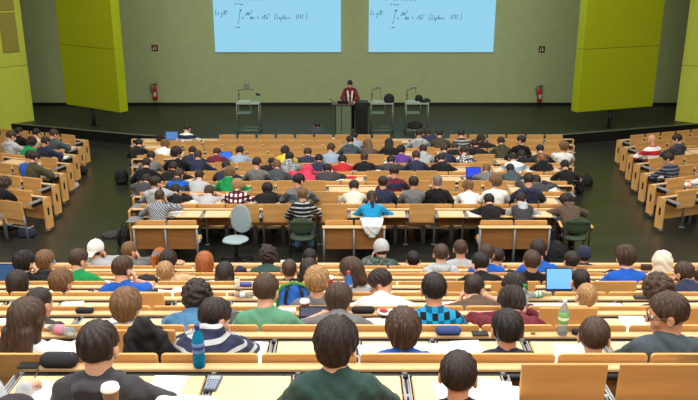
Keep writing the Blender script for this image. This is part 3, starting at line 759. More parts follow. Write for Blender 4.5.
# ------------------------------------------------------------------ desks and seats
def panel_mesh(name, w, h, t, r, bottom=True):
    return MB().prism(rounded(w, h, r, 4, bottom), (-t / 2, t / 2)).mesh(name)
TAB_W = .485
def writing_panel_mesh():
    def f():
        b = MB()
        b.box(-TAB_W / 2, TAB_W / 2, -.175, .20, -.020, -.004, .006); return b.mesh('writing_panel')
    return cached('tab', f)
def laminate_mesh():
    def f():
        b = MB(); b.box(-TAB_W / 2 + .004, TAB_W / 2 - .004, -.171, .196, -.0045, .0, .003); return b.mesh('laminate_top')
    return cached('lam', f)
def bracket_mesh():
    def f():
        b = MB()
        for sg in (-1, 1):
            b.box(sg * .020 - .004, sg * .020 + .004, -.17, .22, -.045, -.006, .003); b.tube([(sg * .012, -.10, -.03), (sg * .012, .20, -.03)], .007, 6)
        b.tube([(-.032, .02, -.03), (.032, .02, -.03)], .012, 8); b.tube([(-.032, -.12, -.03), (.032, -.12, -.03)], .009, 8)
        return b.mesh('hinge_bracket')
    return cached('bracket', f)
def foot_block_mesh():
    def f():
        b = MB(); b.box(-.026, .026, -.06, .24, -.12, -.040, .01); return b.mesh('bracket_cover')
    return cached('cover', f)
def modesty_mesh(): return cached('modesty', lambda: panel_mesh('modesty_panel', .515, .30, .018, .02))
def post_mesh(): return cached('post', lambda: MB().tube([(0, 0, 0.006), (0, 0, .70)], .019, 10).box(-.045, .045, -.05, .05, 0, .008, .003).mesh('post'))
M_RAIL = mat('near_black_steel', (34, 34, 37), 0.5)
def desk(name, label, group, origin, ang, bounds_x, up, endL=None, endR=None, side=False):
    """origin = hinge line at local x = 0 on the row's floor; bounds_x = local boundaries of the writing panels; up = set of raised panel indices"""
    root = empty(name, origin, ang); tag(root, label, 'desk', group)
    x0 = bounds_x[0] if endL is None else endL; x1 = bounds_x[-1] if endR is None else endR
    b = MB(); b.box(x0, x1, .276, .352, .697, .722, .005); b.build('ledge', M_LEDGE, root)
    b = MB(); b.tube([(x0, .232, .694), (x1, .232, .694)], .016, 8); b.box(x0, x1, .255, .345, .655, .694, .003); b.build('support_rail', M_RAIL, root)
    for i in range(len(bounds_x) - 1):
        xc = (bounds_x[i] + bounds_x[i + 1]) / 2; wd = bounds_x[i + 1] - bounds_x[i] - .065
        if i in up:
            M = Matrix.Translation((xc, -.01, .757)) @ Matrix.Rotation(math.radians(-87), 4, 'X') @ Matrix.Diagonal((wd / TAB_W, 1.01, 1, 1))
        else: M = Matrix.Translation((xc, 0, .722)) @ Matrix.Diagonal((wd / TAB_W, 1, 1, 1))
        t = obj('writing_panel', writing_panel_mesh(), M_WOOD, root, mtx=M)
        obj('laminate_top', laminate_mesh(), M_PALE, t)
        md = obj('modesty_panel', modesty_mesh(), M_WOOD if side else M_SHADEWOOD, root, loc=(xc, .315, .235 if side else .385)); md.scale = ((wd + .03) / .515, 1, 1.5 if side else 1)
    for i, x in enumerate(bounds_x):
        br = obj('hinge_bracket', bracket_mesh(), M_STEEL, root, loc=(x, 0, .722)); obj('bracket_cover', foot_block_mesh(), M_BLACK, br)
        obj('post', post_mesh(), M_GREY, root, loc=(x, .285, 0))
    for x, e in ((x0, endL), (x1, endR)):
        if e is None: continue
        sg = -1 if e == endL else 1
        eb = MB().prism([(p[0], p[1]) for p in rounded(.22, .66, .03, 4)], (-.014, .014), Matrix.Translation((x + sg * .02, .26, .07)) @ Matrix.Rotation(math.pi / 2, 4, 'Z')).build('end_board', M_WOOD, root)
        MB().box(x + sg * .034 - .003, x + sg * .034 + .003, .23, .28, .36, .52).build('slot', M_BLACK, eb)
        for q in range(3):
            xa, xb = (x, bounds_x[0] - .05) if sg < 0 else (bounds_x[-1] + .05, x)
            if xb - xa > .1 and not side: MB().box(xa, xb, -.15 + .12 * q, -.06 + .12 * q, .60, .618, .004).build('end_slat', M_GREY, root)
    return root
BACK_W = .515
def back_mesh(top):
    top = round(top, 3)
    def f():
        h = top - .52; b = MB(); b.prism(rounded(BACK_W, h, .024, 5), (-.009, .009), Matrix.Translation((0, -.555, .52)) @ Matrix.Rotation(math.radians(6), 4, 'X')); return b.mesh('backrest')
    return cached(('back', top), f)
def pan_mesh():
    def f():
        b = MB(); M = Matrix.Translation((0, -.36, .405)) @ Matrix.Rotation(math.radians(90), 4, 'X')
        b.prism([(x, z - .2) for x, z in rounded(.46, .40, .05, 5)], (-.011, .011), Matrix.Translation((0, -.36, .352)) @ Matrix.Rotation(math.radians(-88), 4, 'X')); return b.mesh('seat_pan')
    return cached('pan', f)
def pan_up_mesh():
    def f():
        b = MB(); b.prism(rounded(.46, .40, .05, 5), (-.011, .011), Matrix.Translation((0, -.50, .40)) @ Matrix.Rotation(math.radians(7), 4, 'X')); return b.mesh('seat_pan')
    return cached('panup', f)
def frame_mesh():
    def f():
        b = MB()
        for sg in (-1, 1):
            b.tube([(sg * .255, -.575, .60), (sg * .255, -.545, .42), (sg * .255, -.53, .012)], .017, 8); b.tube([(sg * .255, -.53, .335), (sg * .255, -.36, .325), (sg * .20, -.30, .325)], .016, 8)
        return b.tube([(-.245, -.53, .36), (.245, -.53, .36)], .012, 6).mesh('seat_frame')
    return cached('frame', f)
def seat(origin, ang, x, top, occupied, label, group, pitch=.55):
    ca, sa = math.cos(ang), math.sin(ang)
    o = empty('folding_seat', (origin[0] + ca * x, origin[1] + sa * x, origin[2]), ang); tag(o, label, 'seat', group)
    bk = obj('backrest', back_mesh(top), M_WOOD, o); bk.scale = ((pitch - .022) / BACK_W, 1, 1); obj('seat_pan', pan_mesh() if occupied else pan_up_mesh(), M_WOOD, o); obj('seat_frame', frame_mesh(), M_GREY, o)
    return o
# ------------------------------------------------------------------ the audience
# row | head x | head y | hair | hair colour | top | arms | head turn | extras      (pixels of the photo)
CROWD = '''
M0|317|126|short|dark|charcoal jacket|down|0
M1|187|129|short|dark|navy white banded shirt|write|-15
M1|427|134|short|dark|navy jacket|write|20
M2|354|137|short|black|lightblue shirt|write|0
M2|419|134|short|dark|silver hoodie|write|0
M2|439.5|134.5|short|dark|olive jacket|write|0
M2|461|134.5|short|dark|charcoal silver striped sweater|write|0
M2|481|140|messy|dark|black sweater|write|-20
M3|139|144|short|black|black sweater|write|25
M3|165|145|messy|light|white t_shirt|write|-10
M3|350|141|short|dark|slate hoodie|write|15
M3|367.6|145|bob|light|brown sweater|write|15
M3|389|144|long|black|black sweater|write|0
M3|454.5|147.7|short|brown|black sweater|write|0
M3|474.6|145|short|dark|black sweater|write|20
M3|501|142|short|dark|olive hoodie|write|0
M3|521|140.5|short|dark|black sweater|fold|60
M4|192.5|151.5|short|dark|navy sweater|write|0
M4|217|153|short|brown|maroon sweater|write|-15
M4|239.7|152|short|black|lightblue shirt|write|0
M4|285|151.5|mop|dark|yellow t_shirt|write|0
M4|307.7|153.5|short|brown|navy t_shirt|write|0
M4|331|149|short|brown|lightblue shirt|write|-20
M4|401|151|messy|black|purple t_shirt|write|0
M4|423|150|short|dark|silver hoodie|write|0
M4|444|149.5|short|brown|navy sweater|write|0
M4|464|152|short|dark|black white patterned t_shirt|write|0
M4|521.5|156|short|dark|black jacket|write|0
M4|540|150|short|black|charcoal sweater|write|0
M4|564|147|messy|light|white t_shirt|propL|0
M5|151|157|short|dark|grey jacket|write|-10
M5|176|153|mop|dark|black t_shirt|write|-35
M5|198|156|thin|brown|navy sweater|write|0
M5|272|163|short|black|black jacket|write|25
M5|289.5|158|short|black|grey silver patterned hoodie|write|0
M5|319|160|short|black|navy jacket|write|0
M5|342.4|161|short|black|red t_shirt|write|0
M5|364.4|158|buzz|brown|black t_shirt|fold|0
M5|391|161.5|short|dark|charcoal sweater|write|0
M5|416|156.5|short|brown|navy sweater|write|0
M5|441|159|short|dark|black sweater|write|0
M5|513|158.5|short|dark|white lightblue banded jacket|write|0
M5|541.5|159|buzz|ginger|black hoodie|fold|0
M6|146.5|164|short|dark|black jacket|write|0
M6|173|168|short|dark|black jacket|write|0
M6|226|167|short|dark|navy sweater|write|0
M6|256.7|163.5|short|dark|grey sweater|write|-20
M6|277|166|short|light|slate charcoal patterned jacket|write|0
M6|307|172|hood|dark|pink hoodie|write|0
M6|327.3|170|short|black|charcoal jacket|write|0
M6|486.6|170|buzz|light|grey sweater|write|-15
M6|510|169.5|short|dark|slate hoodie|write|0
M6|564.8|166|short|black|black t_shirt|write|0
M7|146.5|180.5|short|dark|charcoal sweater|write|0
M7|178.6|175|short|brown|blue charcoal banded hoodie|write|-20
M7|199.4|176.5|short|dark|silver t_shirt|write|0
M7|229.5|173.5|messy|light|green hoodie|write|0
M7|394|172|short|dark|navy maroon banded sweater|write|0
M7|536.5|182|short|dark|charcoal jacket|write|0
M8|155.5|183|short|dark|silver hoodie|propR|-30
M8|175.4|191|short|dark|black sweater|write|0
M8|209|192.5|short|brown|silver t_shirt|write|0
M8|237.5|186|messy|blond|maroon white plaid shirt|write|-10
M8|267.4|189.5|mop|black|black jacket|fold|0
M8|298.6|181|short|black|slate grey banded sweater|write|-30
M8|354|187|short|dark|cream t_shirt|write|0
M8|383|183|short|dark|navy sweater|fold|0
M8|413.5|183|short|dark|grey sweater|fold|0
M8|437.5|182|buzz|grey|black sweater|fold|0
M8|468|187.5|messy|light|white t_shirt|write|0
M8|495.5|182|messy|light|white t_shirt|fold|20
M8|528.7|180.5|short|dark|navy hoodie|write|0
M9|159.7|196.5|buzz|brown|silver navy checked shirt|propR|0
M9|302.7|195|short|light|black silver striped sweater|fold|0
M9|371.5|198|pony|brown|turquoise sweater|write|0
M9|489|201|short|black|black sweater|write|0
M9|520.5|200|short|dark|charcoal vest|write|-15
M9|567|201|mop|dark|brown hoodie|write|30
L|10.7|136|short|brown|silver hoodie|write|-15
L|18.5|132|short|black|black jacket|fold|-20
L|36|133.5|short|black|beige sweater|write|-10
L|31.5|142.7|curly|dark|green t_shirt|write|-10
L|45|142|short|dark|navy jacket|write|-10
L|53.5|134.5|short|brown|slate jacket|write|-25
L|29.8|153.5|short|dark|blue t_shirt|write|0
L|34|158|short|dark|olive jacket|write|-15
L|4|184|curly|brown|black jacket|write|-20
R|652|139|bald|shaved|red white banded sweater|write|0
R|677.5|139.5|short|dark|charcoal hoodie|write|40
R|669|159|short|dark|navy grey striped sweater|write|30
R4|706|150|short|brown|green white banded t_shirt|write|10
R6|708|168|short|brown|white lightblue banded t_shirt|write|20
B1|96|250|cap|dark|silver jacket|propR|-20
B1|129.5|251|short|light|grey sweater|propR|-35
B1|158|257.5|pony|ginger|black sweater|write|-15|scrunchie slouch
B1|381|249.5|beanie|dark|forest grey patterned jacket|propL|15|greybeanie
B1|414|260.5|short|black|black t_shirt|write|0|slouch
B1|460.5|249.5|short|brown|silver t_shirt|fold|0
B1|499|257|short|dark|charcoal sweater|write|0|slouch
B1|586|256|beanie|black|navy jacket|write|0|navybeanie slouch
B1|309.5|258.5|short|black|charcoal sweater|write|0|slouch
B2|42|261|mop|light|brown jacket|write|-15|slouch
B2|166.5|261|mop|dark|maroon sweater|write|0|slouch
B2|203|263|bob|ginger|black white patterned jacket|fold|0|slouch
B2|268|257|curly|dark|forest sweater|fold|0
B2|441|254.5|short|brown|silver hoodie|fold|0
B2|486|254|short|brown|blue t_shirt|write|-20|slouch
B2|538.5|250|short|dark|blue t_shirt|fold|-20
B2|574|261.5|short|dark|grey sweater|write|0|slouch
B2|665|262|hood|dark|cream hoodie|write|0|creamhood slouch
B3|24|263|messy|black|black sweater|propR|-25
B3|78.5|260|short|brown|green t_shirt|fold|-50|glasses
B3|163|273|short|blond|beige sweater|write|-10|slouch
B3|223|274|long|dark|charcoal sweater|write|0|slouch
B3|288.5|270|buzz|brown|charcoal hoodie|write|0|slouch
B3|308.5|270|long|dark|charcoal sweater|write|-20|slouch
B3|480.5|264|short|black|black t_shirt|fold|15
B3|532|262|short|brown|black jacket|fold|0
B3|626|258|messy|brown|blue t_shirt|fold|0
B4|12.6|284|bob|dark|charcoal sweater|write|0|slouch
B4|57|283|messy|light|grey sweater|write|-20|slouch
B4|122.5|269|short|brown|blue t_shirt|propR|-30
B4|351.5|271|bob|brown|silver sweater|write|55|glasses
B4|584|282|buzz|black|charcoal jacket|propL|0|slouch
B4|684|274|short|brown|navy jacket|propL|25
B4|704|280|short|brown|black jacket|propL|30
B5|317|282|messy|blond|grey t_shirt|fold|-10
B5|381|283|short|dark|white t_shirt|write|75|glasses
B5|474|289|thin|dark|brown t_shirt|propL|-35
B5|517|289|messy|dark|charcoal sweater|write|0|slouch
B5|591|297.5|buzz|blond|silver t_shirt|propL|0|slouch
B5|662.5|291|curly|brown|charcoal sweater|write|0|slouch
B6|33.5|304|buzz|dark|charcoal sweater|write|-25|slouch
B6|122|307|mop|light|silver sweater|write|-10|slouch
B6|197|299|curly|dark|denim sweater|fold|0
B6|266|291|short|brown|mint t_shirt|fold|-15
B6|338.5|300.5|mop|brown|grey t_shirt|chin|-10
B6|434|290.5|short|black|turquoise black plaid shirt|fold|0
B6|512|304|messy|dark|maroon sweater|write|0
B7|21|320|long|brown|white shirt|write|-15|slouch
B7|214|318|short|dark|navy silver striped hoodie|chin|-45
B7|404.5|331|mop|brown|blue sweater|write|0|slouch
B7|511|331|short|black|navy sweater|fold|0|slouch
B7|600.5|338|short|brown|charcoal sweater|write|-20|slouch
B7|668|314|short|brown|slate sweater|fold|75|glasses
B8|98|348|short|dark|charcoal hoodie|fold|-5
B8|336|345|mop|dark|forest sweater|fold|-15
B8|462|377|short|dark|black t_shirt|write|-15|slouch
B8|-30|352|short|dark|silver sweater|reach|-20
'''
HAIRTXT = dict(short='short', mop='thick', messy='tousled', curly='curly', buzz='cropped', bob='bobbed', long='long', pony='ponytailed', thin='thinning')
HCTXT = dict(black='black', dark='dark', brown='brown', light='light-brown', blond='blond', ginger='ginger', grey='grey', shaved='shaved')
COLTXT = dict(charcoal='dark grey', silver='light grey', slate='blue-grey', forest='dark green', mint='pale green', denim='denim blue', lightblue='light blue', turquoise='bright blue', olive='olive')
TYPES = ('t_shirt', 'shirt', 'sweater', 'hoodie', 'jacket', 'vest')
ROWS = {}                      # row name -> (origin (x0, Y, z), angle, rise)
for k in range(0, 10): ROWS['M%d' % k] = ((0, m_row(k)[0], m_row(k)[1] if k else 0.0), 0.0)
for k in range(1, 10): ROWS['B%d' % k] = ((0, b_row(k)[0], b_row(k)[1]), 0.0)
SIDE = {}
for nm, sg in (('L', 1), ('R', -1)):
    al = math.radians(20); f = np.array([math.sin(al) * sg, math.cos(al)]); r = np.array([math.cos(al), -math.sin(al) * sg])
    A = np.array([-6.18 if sg > 0 else 6.39, 14.26]); u = np.array([-.205 * sg, .979])
    for jn in range(7):
        t = (.61 + .98 * jn) / (u @ f); pt = A + t * u
        z = slope(pt[1]); SIDE[nm, jn] = pt
        ROWS[nm + str(7 - jn)] = ((pt[0], pt[1], z), -al * sg)                 # row 1 is next to the stage
def rowtext(rn): return '%s %s row' % (ORD[int(rn[1:])] if rn[1:] != '0' else 'foremost', dict(M='centre', B='rear', L='left', R='right')[rn[0]])
LEANS = (2, 8, 14, 20, 26, 32, 38, 44, 50, 56, 64)
HIP = -.395                                                              # hips behind the hinge line
def world_of(rn, lx, ly, lz):
    (ox, oy, oz), a = ROWS[rn]; c, s_ = math.cos(a), math.sin(a); return ox + c * lx - s_ * ly, oy + s_ * lx + c * ly, oz + lz
def fit(rn, px, py, arms, hip=HIP, slouch=False):
    best = None
    for ln in ((0, 5, 10, 15) if slouch else LEANS):
        j = joints(ln, arms); hc = j['H'] + [0, -.01, .01]
        x = 0.0
        for _ in range(6):
            X, Y, Z = world_of(rn, x, hip + hc[1], hc[2]); u, v = project(X, Y, Z); x += (px - u) * zdist(Y, CAMZ - Z) / F
        e = abs(v - py) + ln * .02
        if best is None or e < best[0]: best = (e, ln, x, v - py)
    e, ln, x, dv = best
    if slouch: ln = 8
    hc = joints(ln, arms)['H'] + [0, -.01, .01]
    lo, hi = (.80, 1.05) if slouch else (.90, 1.09)                         # body size that brings the head to its height
    for _ in range(18):
        sc = (lo + hi) / 2; X, Y, Z = world_of(rn, x, hip + hc[1] * sc, hc[2] * sc + (0 if slouch else .72 * (1 - sc))); u, v = project(X, Y, Z)
        if v > py: lo = sc
        else: hi = sc
    return ln, x, sc, v - py
PEOPLE = []
for ln_ in CROWD.strip().split('\n'):
    q = ln_.split('|'); rn, px, py = q[0], float(q[1]), float(q[2])
    tw = q[5].split(); kind = tw[-1]; pat = tw[-2] if tw[-2] in ('striped', 'banded', 'plaid', 'checked', 'patterned') else ''
    cols = [t for t in tw[:-1] if t != pat]
    if rn in 'LR':
        best = None
        for jn in range(1, 8):
            r = fit(rn + str(jn), px, py, q[6]); cst = abs(r[3]) + .10 * abs(r[0] - 14)
            if best is None or cst < best[0]: best = (cst, rn + str(jn), r)
        rn, r = best[1], best[2]
    else:
        if len(q) > 8 and 'slouch' in q[8]: q[6] = 'down'
        r = fit(rn, px, py, q[6], -.55 if rn == 'M0' else HIP, len(q) > 8 and 'slouch' in q[8])
    PEOPLE.append(dict(row=rn, px=px, py=py, hair=q[3], hc=q[4], cols=cols, pat=pat, kind=kind, arms=q[6], yaw=float(q[7]), ex=q[8] if len(q) > 8 else '', lean=r[0], x=r[1], sc=r[2], err=r[3]))
def garment_text(p):
    cs = [COLTXT.get(c, c) for c in p['cols']]; t = dict(t_shirt='T-shirt').get(p['kind'], p['kind'])
    pt = {'banded': 'striped', '': ''}.get(p['pat'], p['pat'])
    return (' and '.join(cs) + ' ' + pt + ' ' + t).replace('  ', ' ')
ORDER = {}
for p in PEOPLE: ORDER.setdefault(p['row'], []).append(p)
for rn, ps in ORDER.items():
    ps.sort(key=lambda p: p['px'])
    for i, p in enumerate(ps):
        p['ord'] = ORD[i + 1] if len(ps) > 1 else 'alone'
        p['where'] = ('%s from left, %s' % (p['ord'], rowtext(rn))) if len(ps) > 1 else 'alone in ' + rowtext(rn)
        h = p['hair']
        ht = 'white cap' if h == 'cap' else ('navy beanie' if 'navy' in p['ex'] else 'grey beanie') if h == 'beanie' else 'hood up' if h == 'hood' else 'shaved head' if h == 'bald' else HAIRTXT[h] + ' ' + HCTXT[p['hc']] + ' hair'
        p['label'] = 'person with %s in %s, %s' % (ht, garment_text(p), p['where'])
        if len(p['label'].split()) > 16: p['label'] = p['label'].replace(' and ', '-').replace(HAIRTXT.get(h, '#') + ' ', '', 1)
rr = random.Random(3)
for i, p in enumerate(PEOPLE):
    rn = p['row']; near = rn in ('B4', 'B5', 'B6', 'B7', 'B8')
    (ox, oy, oz), a = ROWS[rn]; hip = -.55 if rn == 'M0' else HIP
    X, Y, Z = world_of(rn, p['x'], hip, 0)
    yaw = round(p['yaw'] / (5 if near else 20)) * (5 if near else 20)
    rot = 0 if near else rr.uniform(-.12, .12)
    rot = 0
    key = (p['lean'], p['arms'], yaw, None, 0, False, round(1.13 / min(1.0, p['sc']), 1) if 'slouch' in p['ex'] else 1.13)
    o, j = make_person((X, Y, Z), a + rot, key, p['hair'], p['hc'], p['cols'], p['pat'], p['kind'], near, (i * 7) % 5 > 2, p['sc'], rr.choice(['charcoal', 'navy', 'denim', 'black', 'charcoal']), p['ex'], i % 3)
    tag(o, p['label'], 'person', 'students in the ' + dict(M='centre', B='rear', L='left', R='right')[rn[0]] + ' block'); p['obj'] = o
# ------------------------------------------------------------------ rows of desks and seats
def pxs(rn, xs, z=.93):
    Y, zf = ROWS[rn][0][1], ROWS[rn][0][2]; return [px_x(x, Y, zf + z) for x in xs]
BOUND = {}
for k, (st, n) in enumerate(((141.4, 22), (142.5, 21), (142, 20), (143, 19), (144, 18), (145, 17), (146, 16), (147, 15), (143.7, 14)), 1):
    x0 = pxs('M%d' % k, [st])[0]; BOUND['M%d' % k] = [x0 + W * i for i in range(n + 1)]
BPX = {8: ([-3, 106, 203.5, 294, 409, 514.5, 612.5, 711], None), 7: ([-75, 10, 102, 181, 270, 357.5, 437, 533, 615, 698, 780], None), 6: (534.5, 68), 5: (168, 59), 4: (437.5, 51.5), 3: (349, 45.8), 2: (549, 41), 1: (349, 37.2)}
for k in range(1, 9):
    a, p = BPX[k]
    if p is not None:
        p = W * F / zdist(b_row(k)[0], CAMZ - b_row(k)[1] - .93)
        while a > -p * 1.2: a -= p
        a = [a + p * i for i in range(int((698 + 2.2 * p - a) / p) + 1)]
    BOUND['B%d' % k] = pxs('B%d' % k, a)
BOUND['B9'] = [-1.65 + .55 * i for i in range(7)]
UP = {'B8': [563, 661], 'B7': [141], 'B6': [568, 704], 'B5': [139], 'B4': [463, 515, 621], 'B2': [569]}
FLAT = {'M9': [187, 217, 460, 541], 'M8': [193, 366, 222], 'M7': [361, 345], 'M1': [157, 171, 211, 398], 'M2': [150], 'M3': [], 'M4': [316, 411], 'M5': [], 'M6': [350, 462, 451, 500], }
ISUP = {}
def near_person(rn, x, tol): return any(p['row'] == rn and abs(p['x'] - x) < tol for p in PEOPLE)
for rn, bx in BOUND.items():
    cx = [(a + b) / 2 for a, b in zip(bx, bx[1:])]
    if rn[0] == 'M':
        fl = pxs(rn, FLAT.get(rn, []), .72)
        ISUP[rn] = {i for i, x in enumerate(cx) if not near_person(rn, x, .42) and not any(abs(f - x) < .28 for f in fl)}
    else:
        u = pxs(rn, UP.get(rn, []), .8); ISUP[rn] = {i for i, x in enumerate(cx) if any(abs(f - x) < .26 for f in u)}
BLOCK = dict(M='centre', B='rear', L='left', R='right')
for rn, bx in BOUND.items():
    if rn == 'B9': lab = 'rearmost bench desk ledge along the bottom edge of the picture'
    else: lab = 'bench desk with folding wooden writing panels, ' + rowtext(rn) + ' from the stage'
    desk('bench_desk', lab, 'bench desks of the ' + BLOCK[rn[0]] + ' block', ROWS[rn][0], 0, bx, ISUP[rn], bx[0] - .32 if rn[0] == 'M' else None, bx[-1] + .32 if rn[0] == 'M' else None)
def seats_for(rn, bx, top, behind):
    (ox, oy, oz), a = ROWS[rn]; cx = [(p + q) / 2 for p, q in zip(bx, bx[1:])]; out = []; pit = {round((p + q) / 2, 4): q - p for p, q in zip(bx, bx[1:])}
    for x in cx:
        occ = near_person(rn, x, .30)
        hidden = False
        if behind and not occ:
            bb = BOUND[behind]; i = [i for i in range(len(bb) - 1) if bb[i] <= x < bb[i + 1]]
            hidden = bool(i) and i[0] in ISUP[behind] and rn[0] == 'M'
        if not hidden: out.append((x, occ))
    for i, (x, occ) in enumerate(out):
        who = [p for p in PEOPLE if p['row'] == rn and abs(p['x'] - x) < .30]
        if who: lab = 'wooden seat taken by the person %s' % who[0]['where']
        else: lab = 'empty wooden seat, %s seat from left, %s' % (ORD[i + 1], rowtext(rn))
        seat((ox, oy, oz), a, x + {'L': .25, 'R': -.25}.get(rn[0], 0), top, occ, lab, 'folding seats of the ' + BLOCK[rn[0]] + ' block', pit[round(x, 4)])
for k in range(1, 9): seats_for('M%d' % k, BOUND['M%d' % k], .79 + .0625, 'M%d' % (k + 1))
for k in range(1, 9): seats_for('B%d' % k, BOUND['B%d' % k], (.758 if k < 8 else .728) + .314, None)
(ox, oy, oz), _ = ROWS['M0']; p0 = ORDER['M0'][0]
seat((p0['x'], oy - .155, oz), 0, 0, .79, True, 'wooden seat of the person sitting before the first desk', 'folding seats of the centre block')

# side blocks, turned towards the stage
for nm, sg in (('L', 1), ('R', -1)):
    for jn in range(7):
        rn = nm + str(7 - jn); (ox, oy, oz), a = ROWS[rn]
        sm = F / zdist(oy, CAMZ - oz - .8)
        edge = 349 / sm - abs(ox); nseat = max(1, int(math.ceil((edge / math.cos(abs(a))) / W + .25)))
        bx = [-sg * (.03 + W * i) for i in range(nseat + 1)]; bx.sort()
        cx = [(p + q) / 2 for p, q in zip(bx, bx[1:])]
        up = {i for i, x in enumerate(cx) if not near_person(rn, x, .45)}
        keep = {('L', 2): [30], ('L', 4): [25], ('L', 5): [50], ('R', 5): [640], ('R', 3): [690]}.get((nm, 7 - jn), [])
        for kx in keep:
            for i, x in enumerate(cx):
                if abs(project(*world_of(rn, x, 0, .8))[0] - kx) < 12: up.discard(i)
        BOUND[rn] = bx; ISUP[rn] = up
        desk('bench_desk', 'bench desk with folding wooden writing panels, ' + rowtext(rn) + ' from the stage', 'bench desks of the ' + BLOCK[nm] + ' block', (ox, oy, oz), a, bx, up,
             bx[0] - .07 if sg < 0 else None, bx[-1] + .07 if sg > 0 else None, True)
for nm, sg in (('L', 1), ('R', -1)):
    for jn in range(7):
        rn = nm + str(7 - jn)
        if nm == 'R' and jn == 0: continue
        seats_for(rn, BOUND[rn], .86 if not (jn == 0) else .90, None)

# banks of two seats behind the last centre row, with a shelf and a back panel
def seat_bank(pl, pr, label):
    (ox, oy, oz), _ = ROWS['M9']; zt = .80
    xa, xb = px_x(pl, oy - .75, oz + zt), px_x(pr, oy - .75, oz + zt); n = 2; wd = (xb - xa) / n
    r = empty('seat_bank', ((xa + xb) / 2, oy, oz)); half = (xb - xa) / 2
    for i in range(n):
        x = -half + wd * (i + .5)
        MB().prism(rounded(wd - .035, .36, .02, 4), (-.009, .009), Matrix.Translation((x, -.66, .48)) @ Matrix.Rotation(math.radians(6), 4, 'X')).build('backrest', M_WOOD, r)
        MB().prism([(p, q - .2) for p, q in rounded(wd - .08, .40, .05, 5)], (-.011, .011), Matrix.Translation((x, -.36, .352)) @ Matrix.Rotation(math.radians(-88), 4, 'X')).build('seat_pan', M_WOOD, r)
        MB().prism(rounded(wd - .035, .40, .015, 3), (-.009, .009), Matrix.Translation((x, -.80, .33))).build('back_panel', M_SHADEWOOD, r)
    MB().box(-half - .03, half + .03, -.86, -.735, .732, .758, .005).build('shelf', M_LEDGE, r)
    for i in range(n + 1):
        x = -half + wd * i
        MB().tube([(x, -.83, .006), (x, -.83, .735)], .021, 10).box(x - .04, x + .04, -.87, -.79, 0, .008, .002).tube([(x, -.82, .42), (x, -.60, .40), (x, -.40, .395)], .016).build('post', M_GREY, r)
    return tag(r, label, 'seat', 'pairs of seats behind the last centre row')
seat_bank(134.5, 197, 'pair of wooden seats with back panels behind the checked shirt')
seat_bank(324, 384, 'pair of wooden seats with back panels behind the bright blue sweater')
seat_bank(480, 549, 'pair of wooden seats with back panels behind the vest wearer')
# ------------------------------------------------------------------ stage furniture and the lecturer
def sz(X, Y): return STAGE_Z
lx = px_x(343.6, 24.75, 1.2)
r = empty('lectern', (lx, 24.75, STAGE_Z))
MB().box(-.26, .26, -.20, -.17, .10, 1.04, .006).build('front_panel', mat('grey_green_glass', (112, 126, 100), 0.35, spec=0.5), r)
for sg in (-1, 1): MB().box(sg * .255 - .012, sg * .255 + .012, -.22, .22, .0, 1.06, .004).build('side_panel', M_DARK, r)
MB().box(-.08, -.06, -.206, -.198, .1, 1.04).build('panel_seam', M_DARK, r)
MB().box(-.38, .34, -.24, .24, 1.06, 1.09, .008).build('desk_top', mat('lectern_top', (92, 70, 62), 0.5), r)
MB().box(-.3, .3, -.2, .22, .0, .05, .01).build('base', M_DARK, r)
MB().tube([(-.34, .0, 1.09), (-.38, -.05, 1.2), (-.42, -.1, 1.22)], .01, 6).lathe([(.012, 0), (.018, .05)], 8, Matrix.Translation((-.43, -.1, 1.2))).build('microphone', M_DARK, r)
tag(r, 'grey-green lectern on the stage in front of the lecturer', 'lectern')
r = empty('laptop', (lx - .02, 24.72, STAGE_Z + 1.091))
MB().box(-.17, .17, -.11, .12, 0, .018, .004).build('keyboard_base', M_DARK, r); MB().box(-.17, .17, -.125, -.112, .01, .10, .003).build('lid', M_BLACK, r)
tag(r, 'dark laptop lying on the lectern before the lecturer', 'laptop')
r = empty('equipment_cabinet', (px_x(361.5, 24.9, .8), 24.9, STAGE_Z))
MB().box(-.2, .2, -.22, .22, .04, 1.12, .012).build('body', mat('black_cabinet', (34, 36, 32), 0.5), r); MB().box(-.17, .17, -.228, -.218, .1, 1.0, .004).build('door', mat('cabinet_door', (28, 30, 27), 0.45), r)
MB().box(.12, .14, -.24, -.225, .5, .62, .003).build('handle', M_DARK, r); MB().box(-.18, .18, -.2, .2, 0, .045, .005).build('plinth', M_BLACK, r)
tag(r, 'black equipment cabinet standing right of the lectern', 'cabinet')
o, j = make_person((px_x(350, 25.35, 1.5), 25.35, STAGE_Z), math.pi, (4, 'write', 0, 28, 0, True, 1.08), 'short', 'black', ['maroon'], '', 'jacket', True, 0, 1.02, 'black')
o.scale = (.9, 1.0, 1.0)
tag(o, 'lecturer in maroon jacket and white scarf looking down behind the lectern', 'person')
fd = Field((-.2, -.2, 1.0), (.2, .3, 1.6), .008); N_ = j['N']
for sg in (-1, 1):
    fd.cap(N_ + [sg * .07, -.02, -.03], N_ + [sg * .085, .09, -.09], .032, .03, .02); fd.cap(N_ + [sg * .085, .10, -.09], N_ + [sg * .07, .15, -.24], .032, .034, .02); fd.cap(N_ + [sg * .07, .15, -.24], N_ + [sg * .055, .15, -.40], .034, .030, .02)
fd.cap(N_ + [-.07, -.035, -.02], N_ + [.07, -.035, -.02], .034, None, .02)
obj('scarf', fd.mesh('scarf'), cloth_mat(['cream'], ''), o)
